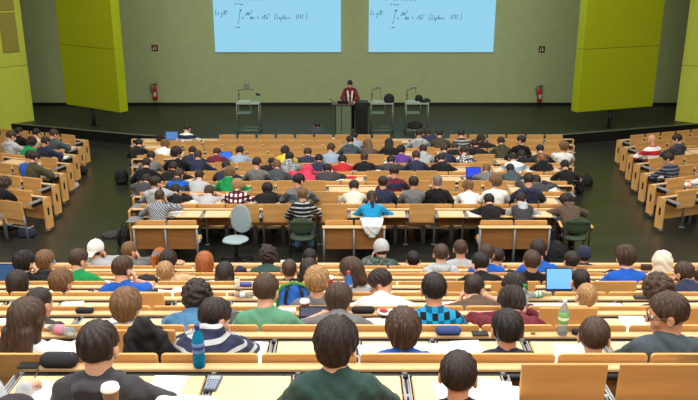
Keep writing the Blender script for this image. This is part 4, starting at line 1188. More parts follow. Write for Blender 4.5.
def cart(px, py, label, kind):
    """wheeled tube cart with an overhead camera; py = wheels on the stage"""
    Y = 25.3; x = px_x(px, Y, .7); r = empty('presentation_cart', (x, Y, STAGE_Z)); hw, hd, ht = .36, .24, .98
    MF = mat('cart_frame', (128, 140, 122), 0.4, metal=0.4)
    fr = MB()
    for sx in (-1, 1):
        fr.tube([(sx * hw, -hd, .11), (sx * hw, -hd, ht)], .016).tube([(sx * hw, hd, .11), (sx * hw, hd, ht)], .016).tube([(sx * hw, -hd, .13), (sx * hw, hd, .13)], .016).tube([(sx * hw, -hd, ht), (sx * hw, hd, ht)], .016)
    for sy in (-1, 1): fr.tube([(-hw, sy * hd, .13), (hw, sy * hd, .13)], .016)
    fr.build('frame', MF, r)
    MB().box(-hw - .02, hw + .02, -hd - .02, hd + .02, ht, ht + .03, .006).build('top_shelf', mat('cart_shelf', (150, 162, 145), 0.4), r)
    MB().box(-hw + .02, .10, -hd + .02, hd - .02, .66, .68, .004).tube([(-hw + .02, -hd + .02, .68), (-hw + .02, -hd + .02, ht)], .010).tube([(.1, -hd + .02, .68), (.1, -hd + .02, ht)], .010).build('hanging_tray', MF, r)
    for sx in (-1, 1):
        for sy in (-1, 1): MB().lathe([(.03, -.015), (.05, -.012), (.05, .012), (.03, .015)], 12, Matrix.Translation((sx * hw, sy * hd, .052)) @ Matrix.Rotation(math.pi / 2, 4, 'Y')).tube([(sx * hw, sy * hd, .055), (sx * hw, sy * hd, .13)], .012).build('wheel', M_BLACK, r)
    tag(r, label, 'cart', 'presentation carts on the stage')
    z = STAGE_Z + ht + .031
    d = empty('document_camera', (x - .22, Y, z)); ARM = mat('camera_grey', (96, 104, 92), 0.5)
    MB().box(-.10, .30, -.16, .16, 0, .05, .01).build('base', mat('camera_base', (156, 170, 154), 0.45), d)
    MB().tube([(-.1, .1, .05), (-.1, .1, .40)], .018).lathe([(.03, 0), (.03, .06)], 10, Matrix.Translation((-.1, .1, .22))).build('column', ARM, d)
    if kind == 0:
        MB().tube([(-.1, .1, .37), (.16, .1, .42)], .014).build('arm', ARM, d); MB().box(.08, .26, .06, .14, .42, .62, .01).build('camera_head', mat('camera_head_grey', (120, 130, 112), 0.5), d)
        MB().box(.38, .52, .04, .12, .33, .40, .012, Matrix.Rotation(.25, 4, 'Y')).tube([(.16, .1, .42), (.40, .08, .40)], .010).build('lamp_arm', M_BLACK, d)
    else:
        MB().tube([(-.1, .1, .38), (.08, .06, .46)], .014).build('arm', ARM, d); MB().box(.02, .20, .0, .10, .45, .53, .02).build('camera_head', mat('camera_head_green', (120, 134, 124), 0.5), d)
        MB().tube([(.16, .05, .46), (.22, .05, .06)], .008, 6).build('cable', M_DARK, d)
    tag(d, label.replace('tube cart', 'document camera').replace('wheeled ', '').replace('with camera', 'on a cart'), 'document camera', 'document cameras on the carts')
    return x, Y, z
cart(249, 131, 'wheeled grey tube cart with camera left of the lectern', 0)
c2 = cart(381.5, 131, 'wheeled grey tube cart with camera next to the black cabinet', 1)
c3 = cart(416.5, 131, 'wheeled grey tube cart with camera, rightmost on the stage', 1)
def sdf_thing(name, label, cat, lo, hi, h, fn, m, loc, rz_=0, group=None):
    fd = Field(lo, hi, h); fn(fd); o = obj(name, fd.mesh(name), m, None, loc); o.rotation_euler = (0, 0, rz_); return tag(o, label, cat, group)
M_BAG = mat('black_fabric', (28, 28, 32), 0.85, noise=0.2, nscale=(30, 30, 30)); M_NAVYBAG = mat('navy_fabric', (38, 44, 66), 0.85)
def bagfn(w, d, h, seed=0):
    def fn(fd):
        fd.ell((0, 0, h * .45), (w, d, h * .5), None, 0); fd.ell((0, -d * .1, h * .2), (w * .95, d * 1.0, h * .25), None, .05); fd.ell((0, d * .5, h * .35), (w * .7, d * .6, h * .28), None, .04)
        folds(fd, .006, None); z = fd.all()[2]; fd.D = np.maximum(fd.D, (.003 - z + 0 * fd.D).astype(np.float32))
    return fn
def backpack(label, loc, w=.17, d=.12, h=.42, m=None, rz_=0, group=None):
    o = sdf_thing('backpack', label, 'bag', (-w - .06, -d * 1.6 - .05, -.02), (w + .06, d * 1.6 + .05, h + .08), .012, bagfn(w, d, h), m or M_BAG, loc, rz_, group)
    b = MB()
    for sg in (-1, 1): b.tube([(sg * w * .45, -d * .85, h * .12), (sg * w * .55, -d * 1.25, h * .45), (sg * w * .45, -d * .9, h * .8), (sg * w * .35, -d * .45, h * .9)], .016, 6)
    b.build('strap', M_BLACK, o); MB().tube([(-.05, -.01, h * .92), (-.03, -.01, h + .045), (.03, -.01, h + .045), (.05, -.01, h * .92)], .010, 6).build('handle', M_BLACK, o)
    return o
def atst(px, Y, z): return (px_x(px, Y, z), Y, z)
sdf_thing('bag', 'round black bag on the cart next to the black cabinet', 'bag', (-.26, -.2, -.02), (.26, .2, .4), .012, bagfn(.17, .13, .30), M_BAG, (c2[0] + .24, c2[1], c2[2]))
sdf_thing('bag', 'flat black bag lying on the rightmost cart', 'bag', (-.4, -.2, -.02), (.4, .2, .3), .012, lambda fd: (fd.ell((-.04, 0, .12), (.13, .1, .13), ry(.5), 0), fd.ell((.17, 0, .05), (.13, .11, .07), ry(-.5), .02), fd.ell((.3, 0, .05), (.05, .05, .05), None, .01)), M_BAG, (c3[0] + .10, c3[1], c3[2]))
sdf_thing('bag', 'dark bag lying at the bottom of the rightmost cart', 'bag', (-.4, -.25, -.02), (.4, .25, .3), .014, bagfn(.26, .18, .24), mat('dark_olive_fabric', (38, 36, 28), 0.9), (c3[0] - .04, c3[1], STAGE_Z + .148))
b = MB(); b.tube([(-.12, 0, 0.01), (-.14, .05, .18), (-.03, .1, .3), (.1, .05, .32), (.16, 0, .2), (.1, -.05, .08), (-.02, 0, .05), (-.06, .02, .16), (.04, .06, .24)], .009, 6)
tag(b.build('cable', mat('orange_cable', (120, 58, 40), 0.6), None, (c3[0] + .42, c3[1] - .28, STAGE_Z)), 'loop of reddish cable beside the rightmost cart', 'cable')
tag(MB().box(-.08, .08, -.06, .06, 0, .05, .01).build('connection_box', mat('white_plastic', (220, 220, 215), 0.5), None, (px_x(333, 24.35, .3), 24.35, STAGE_Z)), 'small white box on the stage floor left of the lectern', 'box')

# ------------------------------------------------------------------ loose chairs in the aisle
def swivel_chair(loc, rz_, label):
    r = empty('swivel_chair', loc, rz_); MP = mat('grey_green_plastic', (150, 168, 172), 0.5)
    fd = Field((-.3, -.32, .38), (.3, .32, .56), .01); fd.ell((0, 0, .465), (.235, .225, .028), None, 0); fd.ell((0, .16, .462), (.19, .08, .03), None, .03); obj('seat_shell', fd.mesh('seat_shell'), MP, r)
    fd = Field((-.26, -.36, .5), (.26, -.1, 1.06), .01); fd.ell((0, -.235, .80), (.20, .028, .25), rx(.1), .0); fd.ell((0, -.225, .70), (.205, .028, .17), rx(.12), .04); obj('backrest', fd.mesh('backrest'), MP, r)
    MB().tube([(0, 0, .44), (0, -.2, .45), (0, -.26, .55), (0, -.245, .75)], .018).build('back_stem', M_BLACK, r); MB().tube([(0, 0, .1), (0, 0, .45)], .03, 12).build('gas_column', M_BLACK, r)
    for k in range(5):
        a = 2 * math.pi * k / 5 + .3; l = MB().tube([(0, 0, .12), (.3 * math.cos(a), .3 * math.sin(a), .075)], .02, 8, radii=[.026, .016]).build('leg', M_BLACK, r)
        MB().lathe([(.015, -.018), (.03, -.015), (.03, .015), (.015, .018)], 12, Matrix.Translation((.3 * math.cos(a), .3 * math.sin(a), .031)) @ Matrix.Rotation(math.pi / 2, 4, 'Y')).tube([(.3 * math.cos(a), .3 * math.sin(a), .035), (.3 * math.cos(a), .3 * math.sin(a), .08)], .008, 6).build('caster', M_BLACK, l)
    return tag(r, label, 'chair')
swivel_chair(atst(237, 13.25, AISLE), math.pi - .35, 'empty grey plastic swivel chair in the aisle behind the centre block')
def steel_chair(loc, rz_, label, arms_):
    r = empty('padded_chair', loc, rz_); MU = mat('green_upholstery', (58, 74, 52), 0.8, bump=.1)
    fd = Field((-.3, -.3, .36), (.3, .3, .52), .011); fd.ell((0, 0, .44), (.24, .235, .04), None, 0); fd.cap((-.16, .12, .44), (.16, .12, .44), .035, None, .05); fd.cap((-.16, -.12, .44), (.16, -.12, .44), .035, None, .05); obj('seat_cushion', fd.mesh('seat_cushion'), MU, r)
    fd = Field((-.3, -.36, .5), (.3, -.12, .95), .011); fd.ell((0, -.235, .72), (.23, .035, .17), rx(.1), 0); fd.cap((-.17, -.25, .80), (.17, -.25, .80), .03, None, .04); obj('backrest', fd.mesh('backrest'), MU, r)
    for sg in (-1, 1):
        for y in (-.21, .2): MB().tube([(sg * .23, y, .012), (sg * .23, y * .95, .42 if y > 0 else .80)], .013, 8).build('leg', M_BLACK, r)
        if arms_:
            MB().tube([(sg * .25, -.22, .62), (sg * .27, -.2, .655), (sg * .27, .15, .655), (sg * .25, .18, .62), (sg * .235, .19, .42)], .014).build('arm_frame', M_BLACK, r)
            MB().box(sg * .27 - .025, sg * .27 + .025, -.2, .12, .666, .69, .008).build('armrest', M_WOOD, r)
    return tag(r, label, 'chair')
p = [q for q in PEOPLE if q['row'] == 'M9' and q['px'] == 302.7][0]['obj']; steel_chair((p.location.x, p.location.y - .05, AISLE), 0, 'green padded chair under the person in the black striped sweater', False)
p = [q for q in PEOPLE if q['row'] == 'M9' and q['px'] == 567][0]['obj']; steel_chair((p.location.x + .03, p.location.y - .04, AISLE), -.1, 'green padded armchair under the person in the brown hoodie', True)

# ------------------------------------------------------------------ things on the desks
def on_ledge(rn, px, dy=.307): (ox, Y, z), a = ROWS[rn]; return (px_x(px, Y + dy, z + .722), Y + dy, z + .7225)
def on_tab(rn, px, dy=0.0): (ox, Y, z), a = ROWS[rn]; return (px_x(px, Y + dy, z + .722), Y + dy, z + .7225)
M_CLEAR = mat('clear_plastic', (205, 222, 226), 0.12, trans=0.75, ior=1.12, spec=0.5)
M_TEAL = mat('teal_plastic', (24, 140, 186), 0.15, trans=0.35, ior=1.15, spec=0.5); M_BLUEW = mat('blue_plastic', (86, 146, 214), 0.15, trans=0.5, ior=1.15)
BOT = [(.030, 0), (.034, .012), (.034, .06), (.032, .075), (.034, .09), (.034, .155), (.030, .18), (.018, .21), (.0125, .222), (.0125, .236)]
def bottle(name, label, loc, m, capc, labc, sc=1.0, lying=None, patch=None):
    r = empty(name, loc, lying or 0)
    M = Matrix.Diagonal((sc, sc, sc, 1))
    if lying is not None: M = Matrix.Translation((0, 0, .0345 * sc)) @ Matrix.Rotation(math.pi / 2, 4, 'Y') @ Matrix.Translation((0, 0, -.12 * sc)) @ M
    MB().lathe(BOT, 20, M).build('bottle_body', m, r)
    MB().lathe([(.0142, .228), (.0148, .232), (.0148, .250), (.013, .253)], 16, M).build('cap', mat('cap_%d_%d_%d' % capc, capc, 0.4), r)
    if labc:
        lb = MB().lathe([(.0346, .093), (.0350, .095), (.0350, .150), (.0346, .152)], 20, M).build('label_band', mat('band_%d_%d_%d' % labc, labc, 0.5), r)
        if patch: MB().lathe([(.0352, .112), (.0354, .113), (.0354, .132), (.0352, .133)], 20, M).build('band_stripe', mat('band_%d_%d_%d' % patch, patch, 0.5), lb)
    return tag(r, label, 'bottle')
bottle('drink_bottle', 'teal plastic bottle with dark blue cap on the ledge', on_ledge('B8', 199.5), M_TEAL, (30, 50, 110), (96, 138, 196), 1.10, None, (40, 60, 120))
bottle('drink_bottle', 'clear bottle with pale cap and green label on the ledge', on_ledge('B7', 562), M_CLEAR, (215, 222, 225), (110, 176, 70), 1.10, None, (225, 235, 220))
bottle('drink_bottle', 'clear bottle with green cap standing behind cropped blond hair', on_ledge('B6', 523), M_CLEAR, (30, 140, 70), (170, 200, 190), 1.06)
bottle('drink_bottle', 'clear bottle with red cap and blue label', on_ledge('B5', 348.5), M_BLUEW, (214, 56, 50), (60, 120, 200), 1.15, None, (190, 205, 230))
bottle('drink_bottle', 'clear bottle with pink label lying on the ledge', on_ledge('B7', 61), M_CLEAR, (235, 235, 235), (232, 120, 150), 1.05, 2.75)
bottle('drink_bottle', 'clear bottle with green band lying on its side', on_ledge('B5', 537), M_CLEAR, (120, 170, 140), (190, 215, 195), .95, 0.15, (90, 160, 110))
bottle('drink_bottle', 'clear bottle with blue cap lying on its side', on_ledge('B5', 243), M_CLEAR, (40, 70, 170), (225, 225, 225), .85, 3.14)
def cup(label, loc, body, sc=1.0, lidonly=False):
    r = empty('paper_cup', loc); M = Matrix.Diagonal((sc, sc, sc, 1))
    MB().lathe([(.028, 0), (.029, .003), (.040, .098), (.042, .1)], 20, M).build('cup_body', body, r)
    MB().lathe([(.0435, .098), (.0445, .103), (.0435, .108), (.041, .110), (.0405, .120), (.036, .1215), (.034, .118)], 20, M).build('lid', mat('white_lid', (236, 234, 230), 0.5), r)
    return tag(r, label, 'cup')
M_REDCUP = mat('red_card', (176, 66, 84), 0.6)
cup('red paper cup with white lid on the ledge before the bobbed head', on_ledge('B6', 305), M_REDCUP)
cup('red paper cup with white lid on the ledge near the glasses wearer', on_ledge('B4', 330), M_REDCUP)
cup('white-lidded paper cup behind the person in the dark grey hoodie', (px_x(112, 2.917 + .33, ROWS['B9'][0][2] + .80), 2.917 + .307, ROWS['B9'][0][2] + .7225), mat('brown_card', (150, 120, 96), 0.6))
def case(label, loc, w, d, h, m, rz_=0, cat='pencil case', nm='pencil_case'):
    fd = Field((-w / 2 - .02, -d / 2 - .02, -.01), (w / 2 + .02, d / 2 + .02, h + .02), max(.004, w / 40)); rr_ = min(d, h) / 2
    for q in (-.25, .25): fd.cap((-w / 2 + rr_ * .7, q * d * .6, h / 2), (w / 2 - rr_ * .7, q * d * .6, h / 2), h / 2, None, .02)
    z = fd.all()[2]; fd.D = np.maximum(fd.D, (.0015 - z + 0 * fd.D).astype(np.float32))
    o = obj(nm, fd.mesh(nm), m, None, loc); o.rotation_euler = (0, 0, rz_)
    MB().tube([(-w * .38, 0, h * .985), (0, 0, h * 1.0), (w * .38, 0, h * .985)], .003, 6).box(w * .36, w * .42, -.004, .004, h * .9, h * 1.03, .002).build('zip', M_STEEL, o)
    return tag(o, label, cat)
case('large black pencil case on the ledge beside the dark grey hoodie', on_ledge('B8', 60, .31), .20, .085, .085, mat('black_nylon', (30, 30, 36), 0.8))
case('blue pencil case on the ledge behind the plaid shirt', on_ledge('B7', 448), .165, .07, .062, mat('blue_nylon', (46, 66, 118), 0.75))
case('long black pencil case on the ledge behind the white T-shirt', on_ledge('B6', 363), .18, .06, .055, mat('black_nylon', (30, 30, 36), 0.8))
case('black pencil roll with white ends on the ledge', on_ledge('B6', 85), .14, .05, .045, mat('black_nylon', (30, 30, 36), 0.8))
case('blue and white tissue pack on the ledge', on_ledge('B4', 246), .12, .06, .045, mat('blue_pack', (60, 76, 160), 0.5), 0, 'packet', 'tissue_pack')
case('small black case on the ledge before the cropped brown head', on_ledge('B4', 273), .12, .06, .04, mat('black_nylon', (30, 30, 36), 0.8))
case('black and yellow glasses case behind the standing clear bottle', on_ledge('B7', 580), .11, .05, .04, mat('black_nylon', (30, 30, 36), 0.8))
def slab(name, label, cat, loc, w, d, h, m, rz_=0, screen_=None, keys=0):
    r = empty(name, loc, rz_); MB().box(-w / 2, w / 2, -d / 2, d / 2, 0, h, min(.004, h * .4)).build('case', m, r)
    if screen_: MB().box(-w * .42, w * .42, (-.4 if not keys else .18) * d, .42 * d, h, h + .0012).build('display', screen_, r)
    if keys:
        b = MB()
        for i in range(4):
            for k in range(5): b.box(-w * .4 + i * w * .21, -w * .4 + i * w * .21 + w * .16, -d * .44 + k * d * .115, -d * .44 + k * d * .115 + d * .085, h, h + .003, .001)
        b.build('keypad', mat('pale_keys', (150, 158, 176), 0.5), r)
    return tag(r, label, cat)
slab('phone', 'dark phone lying on the ledge by the long brown hair', 'phone', on_ledge('B8', 29, .307), .125, .07, .012, M_DARK, 0, M_BLACK)
slab('calculator', 'blue-grey calculator lying at the hinge below the teal bottle', 'calculator', on_tab('B8', 213, .10), .078, .16, .016, mat('blue_grey_plastic', (86, 96, 122), 0.5), -.1, mat('lcd', (150, 160, 165), 0.3), 1)
slab('phone', 'black phone lying beside the blue pencil case', 'phone', on_ledge('B7', 480), .12, .07, .012, M_DARK, 0, M_BLACK)
slab('phone', 'dark phone on the ledge near the curly brown hair', 'phone', on_ledge('B5', 640), .13, .07, .012, M_DARK, 0, M_BLACK)
slab('red_eraser', 'small red and green eraser on the ledge', 'eraser', on_ledge('B7', 533), .035, .02, .015, mat('red_rubber', (200, 60, 50), 0.7), .1, mat('green_rubber', (60, 150, 80), 0.7))
slab('paper_packet', 'long white packet on the ledge beside a red cup', 'packet', on_ledge('B6', 285), .19, .07, .035, M_PAPER, 0, mat('packet_print', (214, 214, 210), 0.7))
slab('drink_carton', 'small white and green drink carton on the ledge', 'carton', on_ledge('B4', 237.5), .05, .05, .10, M_PAPER, .2, mat('green_print', (40, 120, 70), 0.6))
slab('snack_box', 'small printed snack box on the ledge behind the curly head', 'box', on_ledge('B4', 259), .12, .06, .05, mat('cream_card', (226, 214, 190), 0.7), 0, mat('green_print', (40, 120, 70), 0.6))
slab('water_pouch', 'white and blue packet on the ledge by the blue backpack', 'packet', on_ledge('B5', 289), .13, .05, .07, M_PAPER, 0, mat('blue_print', (40, 140, 200), 0.5))
slab('small_box', 'small white carton on the first ledge of the rear block', 'box', on_ledge('B1', 283), .07, .06, .05, M_PAPER, 0, mat('white_print', (200, 205, 200), 0.7))
slab('purse', 'dark brown purse on the ledge left of the cream hood', 'purse', on_ledge('B2', 646), .14, .06, .08, mat('brown_leather', (70, 42, 34), 0.5), 0, None)
slab('eyeglass_case', 'small blue and white packet on the front rear ledge', 'packet', on_ledge('B1', 52), .10, .06, .05, mat('pale_blue_card', (120, 150, 200), 0.6), 0, M_PAPER)
# plate of sweets
r = empty('paper_plate', on_ledge('B6', 386)); MB().lathe([(.0, .001), (.055, .001), (.078, .014), (.08, .016), (.055, .006), (.0, .006)], 24).build('plate', M_PAPER, r); tag(r, 'white paper plate on the ledge behind the long black pencil case', 'plate')
for i, (dx, dy, c_, t_) in enumerate(((-.02, .0, (200, 50, 70), 'crumpled red and white wrapper on the white paper plate'), (.115, .01, (120, 60, 160), 'small purple wrapper right of the white paper plate'))):
    l = on_ledge('B6', 386)
    sdf_thing('wrapper', t_, 'wrapper', (-.06, -.06, -.01), (.06, .06, .06), .004, lambda fd: (fd.ell((0, 0, .016), (.025, .02, .017), None, 0), fd.cap((-.03, .01, .012), (.03, -.01, .012), .010, None, .01)), mat('wrap_%d' % i, c_, 0.4), (l[0] + dx, l[1] + dy, l[2] + (.007 if i == 0 else 0)))
def laptop(rn, px, label, scol, w=.33, hgt=.22, dy=-.02, open_=105):
    r = empty('laptop', on_tab(rn, px, dy)); MB().box(-w / 2, w / 2, -.11, .11, 0, .018, .004).build('keyboard_base', M_DARK, r)
    M = Matrix.Translation((0, .112, .018)) @ Matrix.Rotation(math.radians(90 - open_), 4, 'X')
    lid = MB().box(-w / 2, w / 2, 0, .012, 0, hgt, .004, M).build('lid', M_BLACK, r)
    MB().box(-w / 2 + .012, w / 2 - .012, -.0015, 0, .014, hgt - .012, 0, M).build('display', mat('display_%d_%d_%d' % scol, scol, 0.3, emit=.7), lid)
    return tag(r, label, 'laptop')
laptop('M1', 171, 'open laptop with blue screen on the first centre desk', (64, 110, 170), .36, .25)
laptop('M4', 225, 'open laptop beside the person in the maroon sweater', (40, 96, 200), .32, .22)
laptop('M6', 474, 'open laptop with deep blue screen in the centre block', (34, 60, 190), .34, .24)
laptop('B4', 561.5, 'large open laptop with pale blue screen in the rear block', (104, 168, 236), .30, .25, .05)
laptop('B3', 2, 'open laptop cut by the left edge beside a black sweater', (40, 72, 110), .34, .24)
laptop('B6', 318, 'grey laptop in front of the bobbed head', (70, 78, 96), .33, .10, .06)
# bags on the desks
backpack('green and blue backpack standing before the blond head', on_tab('B5', 295, .06), .16, .07, .27, mat('blue_fabric', (34, 104, 200), 0.7))
o = bpy.context.scene.objects.get('backpack.001') or None
b = MB(); b.tube([(-.165, -.02, .01), (-.175, -.02, .14), (-.12, -.02, .245), (0, -.02, .285), (.12, -.02, .245), (.175, -.02, .14), (.165, -.02, .01)], .016, 8)
for q in list(C.objects):
    if q.get('label') == 'green and blue backpack standing before the blond head': b.build('green_piping', mat('green_fabric', (70, 150, 60), 0.7), q)
def lump(name, label, cat, loc, w, d, h, m, rz_=0): return sdf_thing(name, label, cat, (-w - .05, -d - .08, -.02), (w + .05, d + .08, h + .06), max(.006, w / 24), bagfn(w, d, h), m, loc, rz_)
lump('knitted_hat', 'dark knitted hat on the rearmost ledge in the lower left corner', 'hat', (px_x(12, 3.224, ROWS['B9'][0][2] + .8), 3.224, ROWS['B9'][0][2] + .7225), .075, .05, .055, mat('dark_knit', (52, 46, 52), 0.9))
lump('crumpled_wrap', 'crumpled pale wrap on the rearmost ledge below the calculator', 'wrapping', (px_x(187, 3.224, ROWS['B9'][0][2] + .78), 3.224, ROWS['B9'][0][2] + .7225), .15, .04, .05, mat('pale_wrap', (214, 210, 206), 0.4))
lump('shoulder_bag', 'black shoulder bag on the desk right of the blue T-shirt', 'bag', on_tab('B3', 147, .08), .14, .10, .13, M_BAG)
lump('shoulder_bag', 'black bag on the desk nearest the blue T-shirt', 'bag', on_tab('B4', 147, .05), .12, .10, .11, M_BAG)
lump('shoulder_bag', 'dark grey bag left of the pale green T-shirt', 'bag', on_tab('B6', 238, .05), .14, .10, .12, mat('grey_fabric', (70, 72, 70), 0.85))
lump('shoulder_bag', 'black bag on the desk in the second rear row by the blue shirts', 'bag', on_tab('B2', 511, .0), .12, .09, .13, M_BAG)
lump('shoulder_bag', 'navy bag on the front desk of the rear block by the swivel chair', 'bag', on_tab('B2', 241, .08), .085, .08, .16, M_NAVYBAG)
lump('helmet_bag', 'black bag with red stripe beside the blue T-shirt on the right', 'bag', on_tab('B2', 613, .0), .11, .10, .13, M_BAG)
lump('paper_bag', 'crumpled brown paper bag beside the blond head', 'bag', on_tab('B3', 183, .1), .19, .08, .13, mat('kraft_paper', (196, 160, 122), 0.8, noise=.12, nscale=(18, 18, 18)))
lump('jacket_bundle', 'dark brown jacket bundled on the desk in the second rear row', 'jacket', on_tab('B3', 54, .05), .10, .09, .12, mat('brown_cloth', (64, 52, 50), 0.9))
lump('wool_scarf', 'pink and green knitted scarf on the first rear desk', 'scarf', on_ledge('B1', 179), .07, .05, .05, mat('pink_green_knit', (190, 150, 120), 0.9, noise=.5, nscale=(40, 40, 40)))
lump('black_bag', 'black bag beside the laptop on the first centre desk', 'bag', on_tab('M1', 160, .05), .10, .10, .24, mat('dark_red_black', (40, 24, 26), 0.8))
lump('baseball_cap', 'black cap lying on a desk in the sixth centre row', 'cap', on_tab('M6', 341.5, .1), .10, .10, .09, M_BAG)
lump('red_pouch', 'flat red pouch lying on a desk beside the black cap', 'pouch', on_tab('M6', 351, .1), .10, .06, .03, mat('red_cloth', (200, 60, 50), 0.7))
lump('food_box', 'small red and white box in the sixth centre row', 'box', on_tab('M6', 497, .05), .05, .05, .09, mat('red_cloth2', (206, 60, 54), 0.6))
# coats
def coat(label, loc, w, h, over, m, rz_=0):
    def fn(fd):
        top = lambda t: over + .055 * math.exp(-((t + .15) / .35) ** 2) - .05 * abs(t) ** 2
        for i in range(9):
            t = -1 + i / 4; dr = .035 * math.sin(i * 2.3); x = w * t
            fd.cap((x * .72, -.01, top(t)), (x * (.95 + .1 * (i % 2)), -.055 - .02 * (i % 2), over - h + dr), .030, .036, .018); fd.cap((x * .72, 0, top(t)), (x * .85, .055, over - h * .6), .03, .03, .02)
        for i in range(8):
            t0, t1 = -1 + i / 4, -1 + (i + 1) / 4; fd.cap((w * t0 * .72, 0, top(t0)), (w * t1 * .72, 0, top(t1)), .036, None, .02)
        fd.ell((-w * .15, -.035, over + .01), (w * .42, .05, .075), None, .03)
        fd.cap((w * .70, -.05, over - .02), (w * 1.02, -.085, over - h * .55), .042, .036, .015); fd.cap((w * 1.02, -.085, over - h * .55), (w * .98, -.09, over - h * .98), .036, .030, .015)
        fd.cap((-w * .55, -.06, over - .03), (-w * .2, -.10, over - h * .75), .030, .024, .012); folds(fd, .007, None)
    return sdf_thing('coat', label, 'coat', (-w - .12, -.2, over - h - .12), (w + .12, .16, over + .16), .008, fn, m, loc, rz_)
(ox, Y, z), a = ROWS['B7']
coat('black coat draped over the raised writing panel in the rear block', (px_x(147, Y, z + .9), Y - .02, z), .17, .42, .93, mat('black_coat', (30, 30, 34), 0.9), 0)
def heap(label, loc, w, d, h, m, rz_=0): return lump('coat', label, 'coat', loc, w, d, h, m, rz_)
def flp(px, py):
    z = .2
    for _ in range(12): p = at_Z(px, py, z); z = slope(p.y)
    return (p.x, p.y, z + .002)
def fl(px, Y, dz=0): return (px_x(px, Y, slope(Y)), Y, slope(Y) + dz)
M_COAT = mat('black_coat', (30, 30, 34), 0.9)
heap('black coat heaped at the left end of the fifth centre row', flp(122, 183), .17, .22, .42, M_COAT, .4)
heap('dark jacket lying on the floor left of the last centre row', flp(112, 237), .20, .13, .13, mat('grey_coat', (62, 58, 58), 0.9))
backpack('black backpack on the floor left of the last centre row', flp(126, 246), .16, .14, .42)
backpack('black backpack on the floor at the right end of the centre block', flp(586, 185), .17, .14, .26)
heap('black coat heaped at the right end of the fourth centre row', fl(578, 18.6, .02), .14, .2, .45, M_COAT)
heap('long black coat hanging over the chair beside the brown hoodie', fl(554, 13.15, .002), .19, .16, .5, M_COAT)
backpack('black backpack hanging at the left end of the right block', flp(651, 205), .17, .15, .48, None, .3)
lump('sports_bag', 'blue bag on the floor under the last left row', 'bag', fl(27, 14.9, .002), .2, .14, .2, M_NAVYBAG, -.3)
lump('shoe_bag', 'pale grey bag on the floor at the right end of the left block', 'bag', flp(74, 187), .13, .18, .12, mat('pale_cloth', (160, 156, 148), 0.9), .4)
backpack('black backpack on the floor at the right end of the left block', flp(82, 174), .16, .14, .26)
b_ = [q for q in C.objects if q.get('label', '').endswith('behind the bright blue sweater')][0].location
def whitecoat(fd):
    for i in range(7):
        t = -1 + i / 3; fd.cap((.17 * t, .0, .0), (.14 * t, -.165, -.07), .034, .032, .02); fd.cap((.14 * t, -.165, -.07), (.10 * t, -.175 - .01 * (i % 2), -.27 + .10 * abs(t) ** 1.5 + .02 * (i % 2)), .032, .028, .02); fd.cap((.17 * t, 0, 0), (.15 * t, .06, -.10), .03, .026, .02)
    fd.cap((-.18, 0, .0), (.18, 0, 0), .034, None, .02); fd.ell((0, -.165, -.12), (.12, .04, .1), None, .03); folds(fd, .005, None)
sdf_thing('coat', 'white coat hung over the seat back behind the bright blue sweater', 'coat', (-.3, -.3, -.42), (.3, .16, .12), .009, whitecoat, mat('white_cotton', (232, 232, 230), 0.9), (px_x(372, b_.y - .75, b_.z + .85), b_.y - .715, b_.z + .855))
# a pencil and a pen
def pen(label, loc, rz_, c, hold=None):
    M = Matrix.Translation(loc) @ (hold if hold is not None else Matrix.Rotation(rz_, 4, 'Z'))
    r = empty('pen', (0, 0, 0)); r.matrix_world = M
    MB().tube([(-.07, 0, .0045), (.055, 0, .0045)], .0042, 8).build('barrel', mat('pen_%d' % c[0], c, 0.4), r); MB().tube([(.055, 0, .0045), (.072, 0, .0045)], .004, 8, True, [.0042, .0008]).build('tip', M_DARK, r)
    return tag(r, label, 'pen')
l = on_tab('B8', 36, .10)
pen('dark pen in the writing hand at the bottom left', (l[0] - .0, l[1] + .03, l[2] + .05), 0, (60, 46, 44), Matrix.Rotation(2.3, 4, 'Z') @ Matrix.Rotation(math.radians(48), 4, 'Y'))
l = on_tab('B8', 160, -.10); pen('black pen lying on paper beside the dark grey hoodie', (l[0], l[1], l[2] + .004), .2, (40, 40, 44))

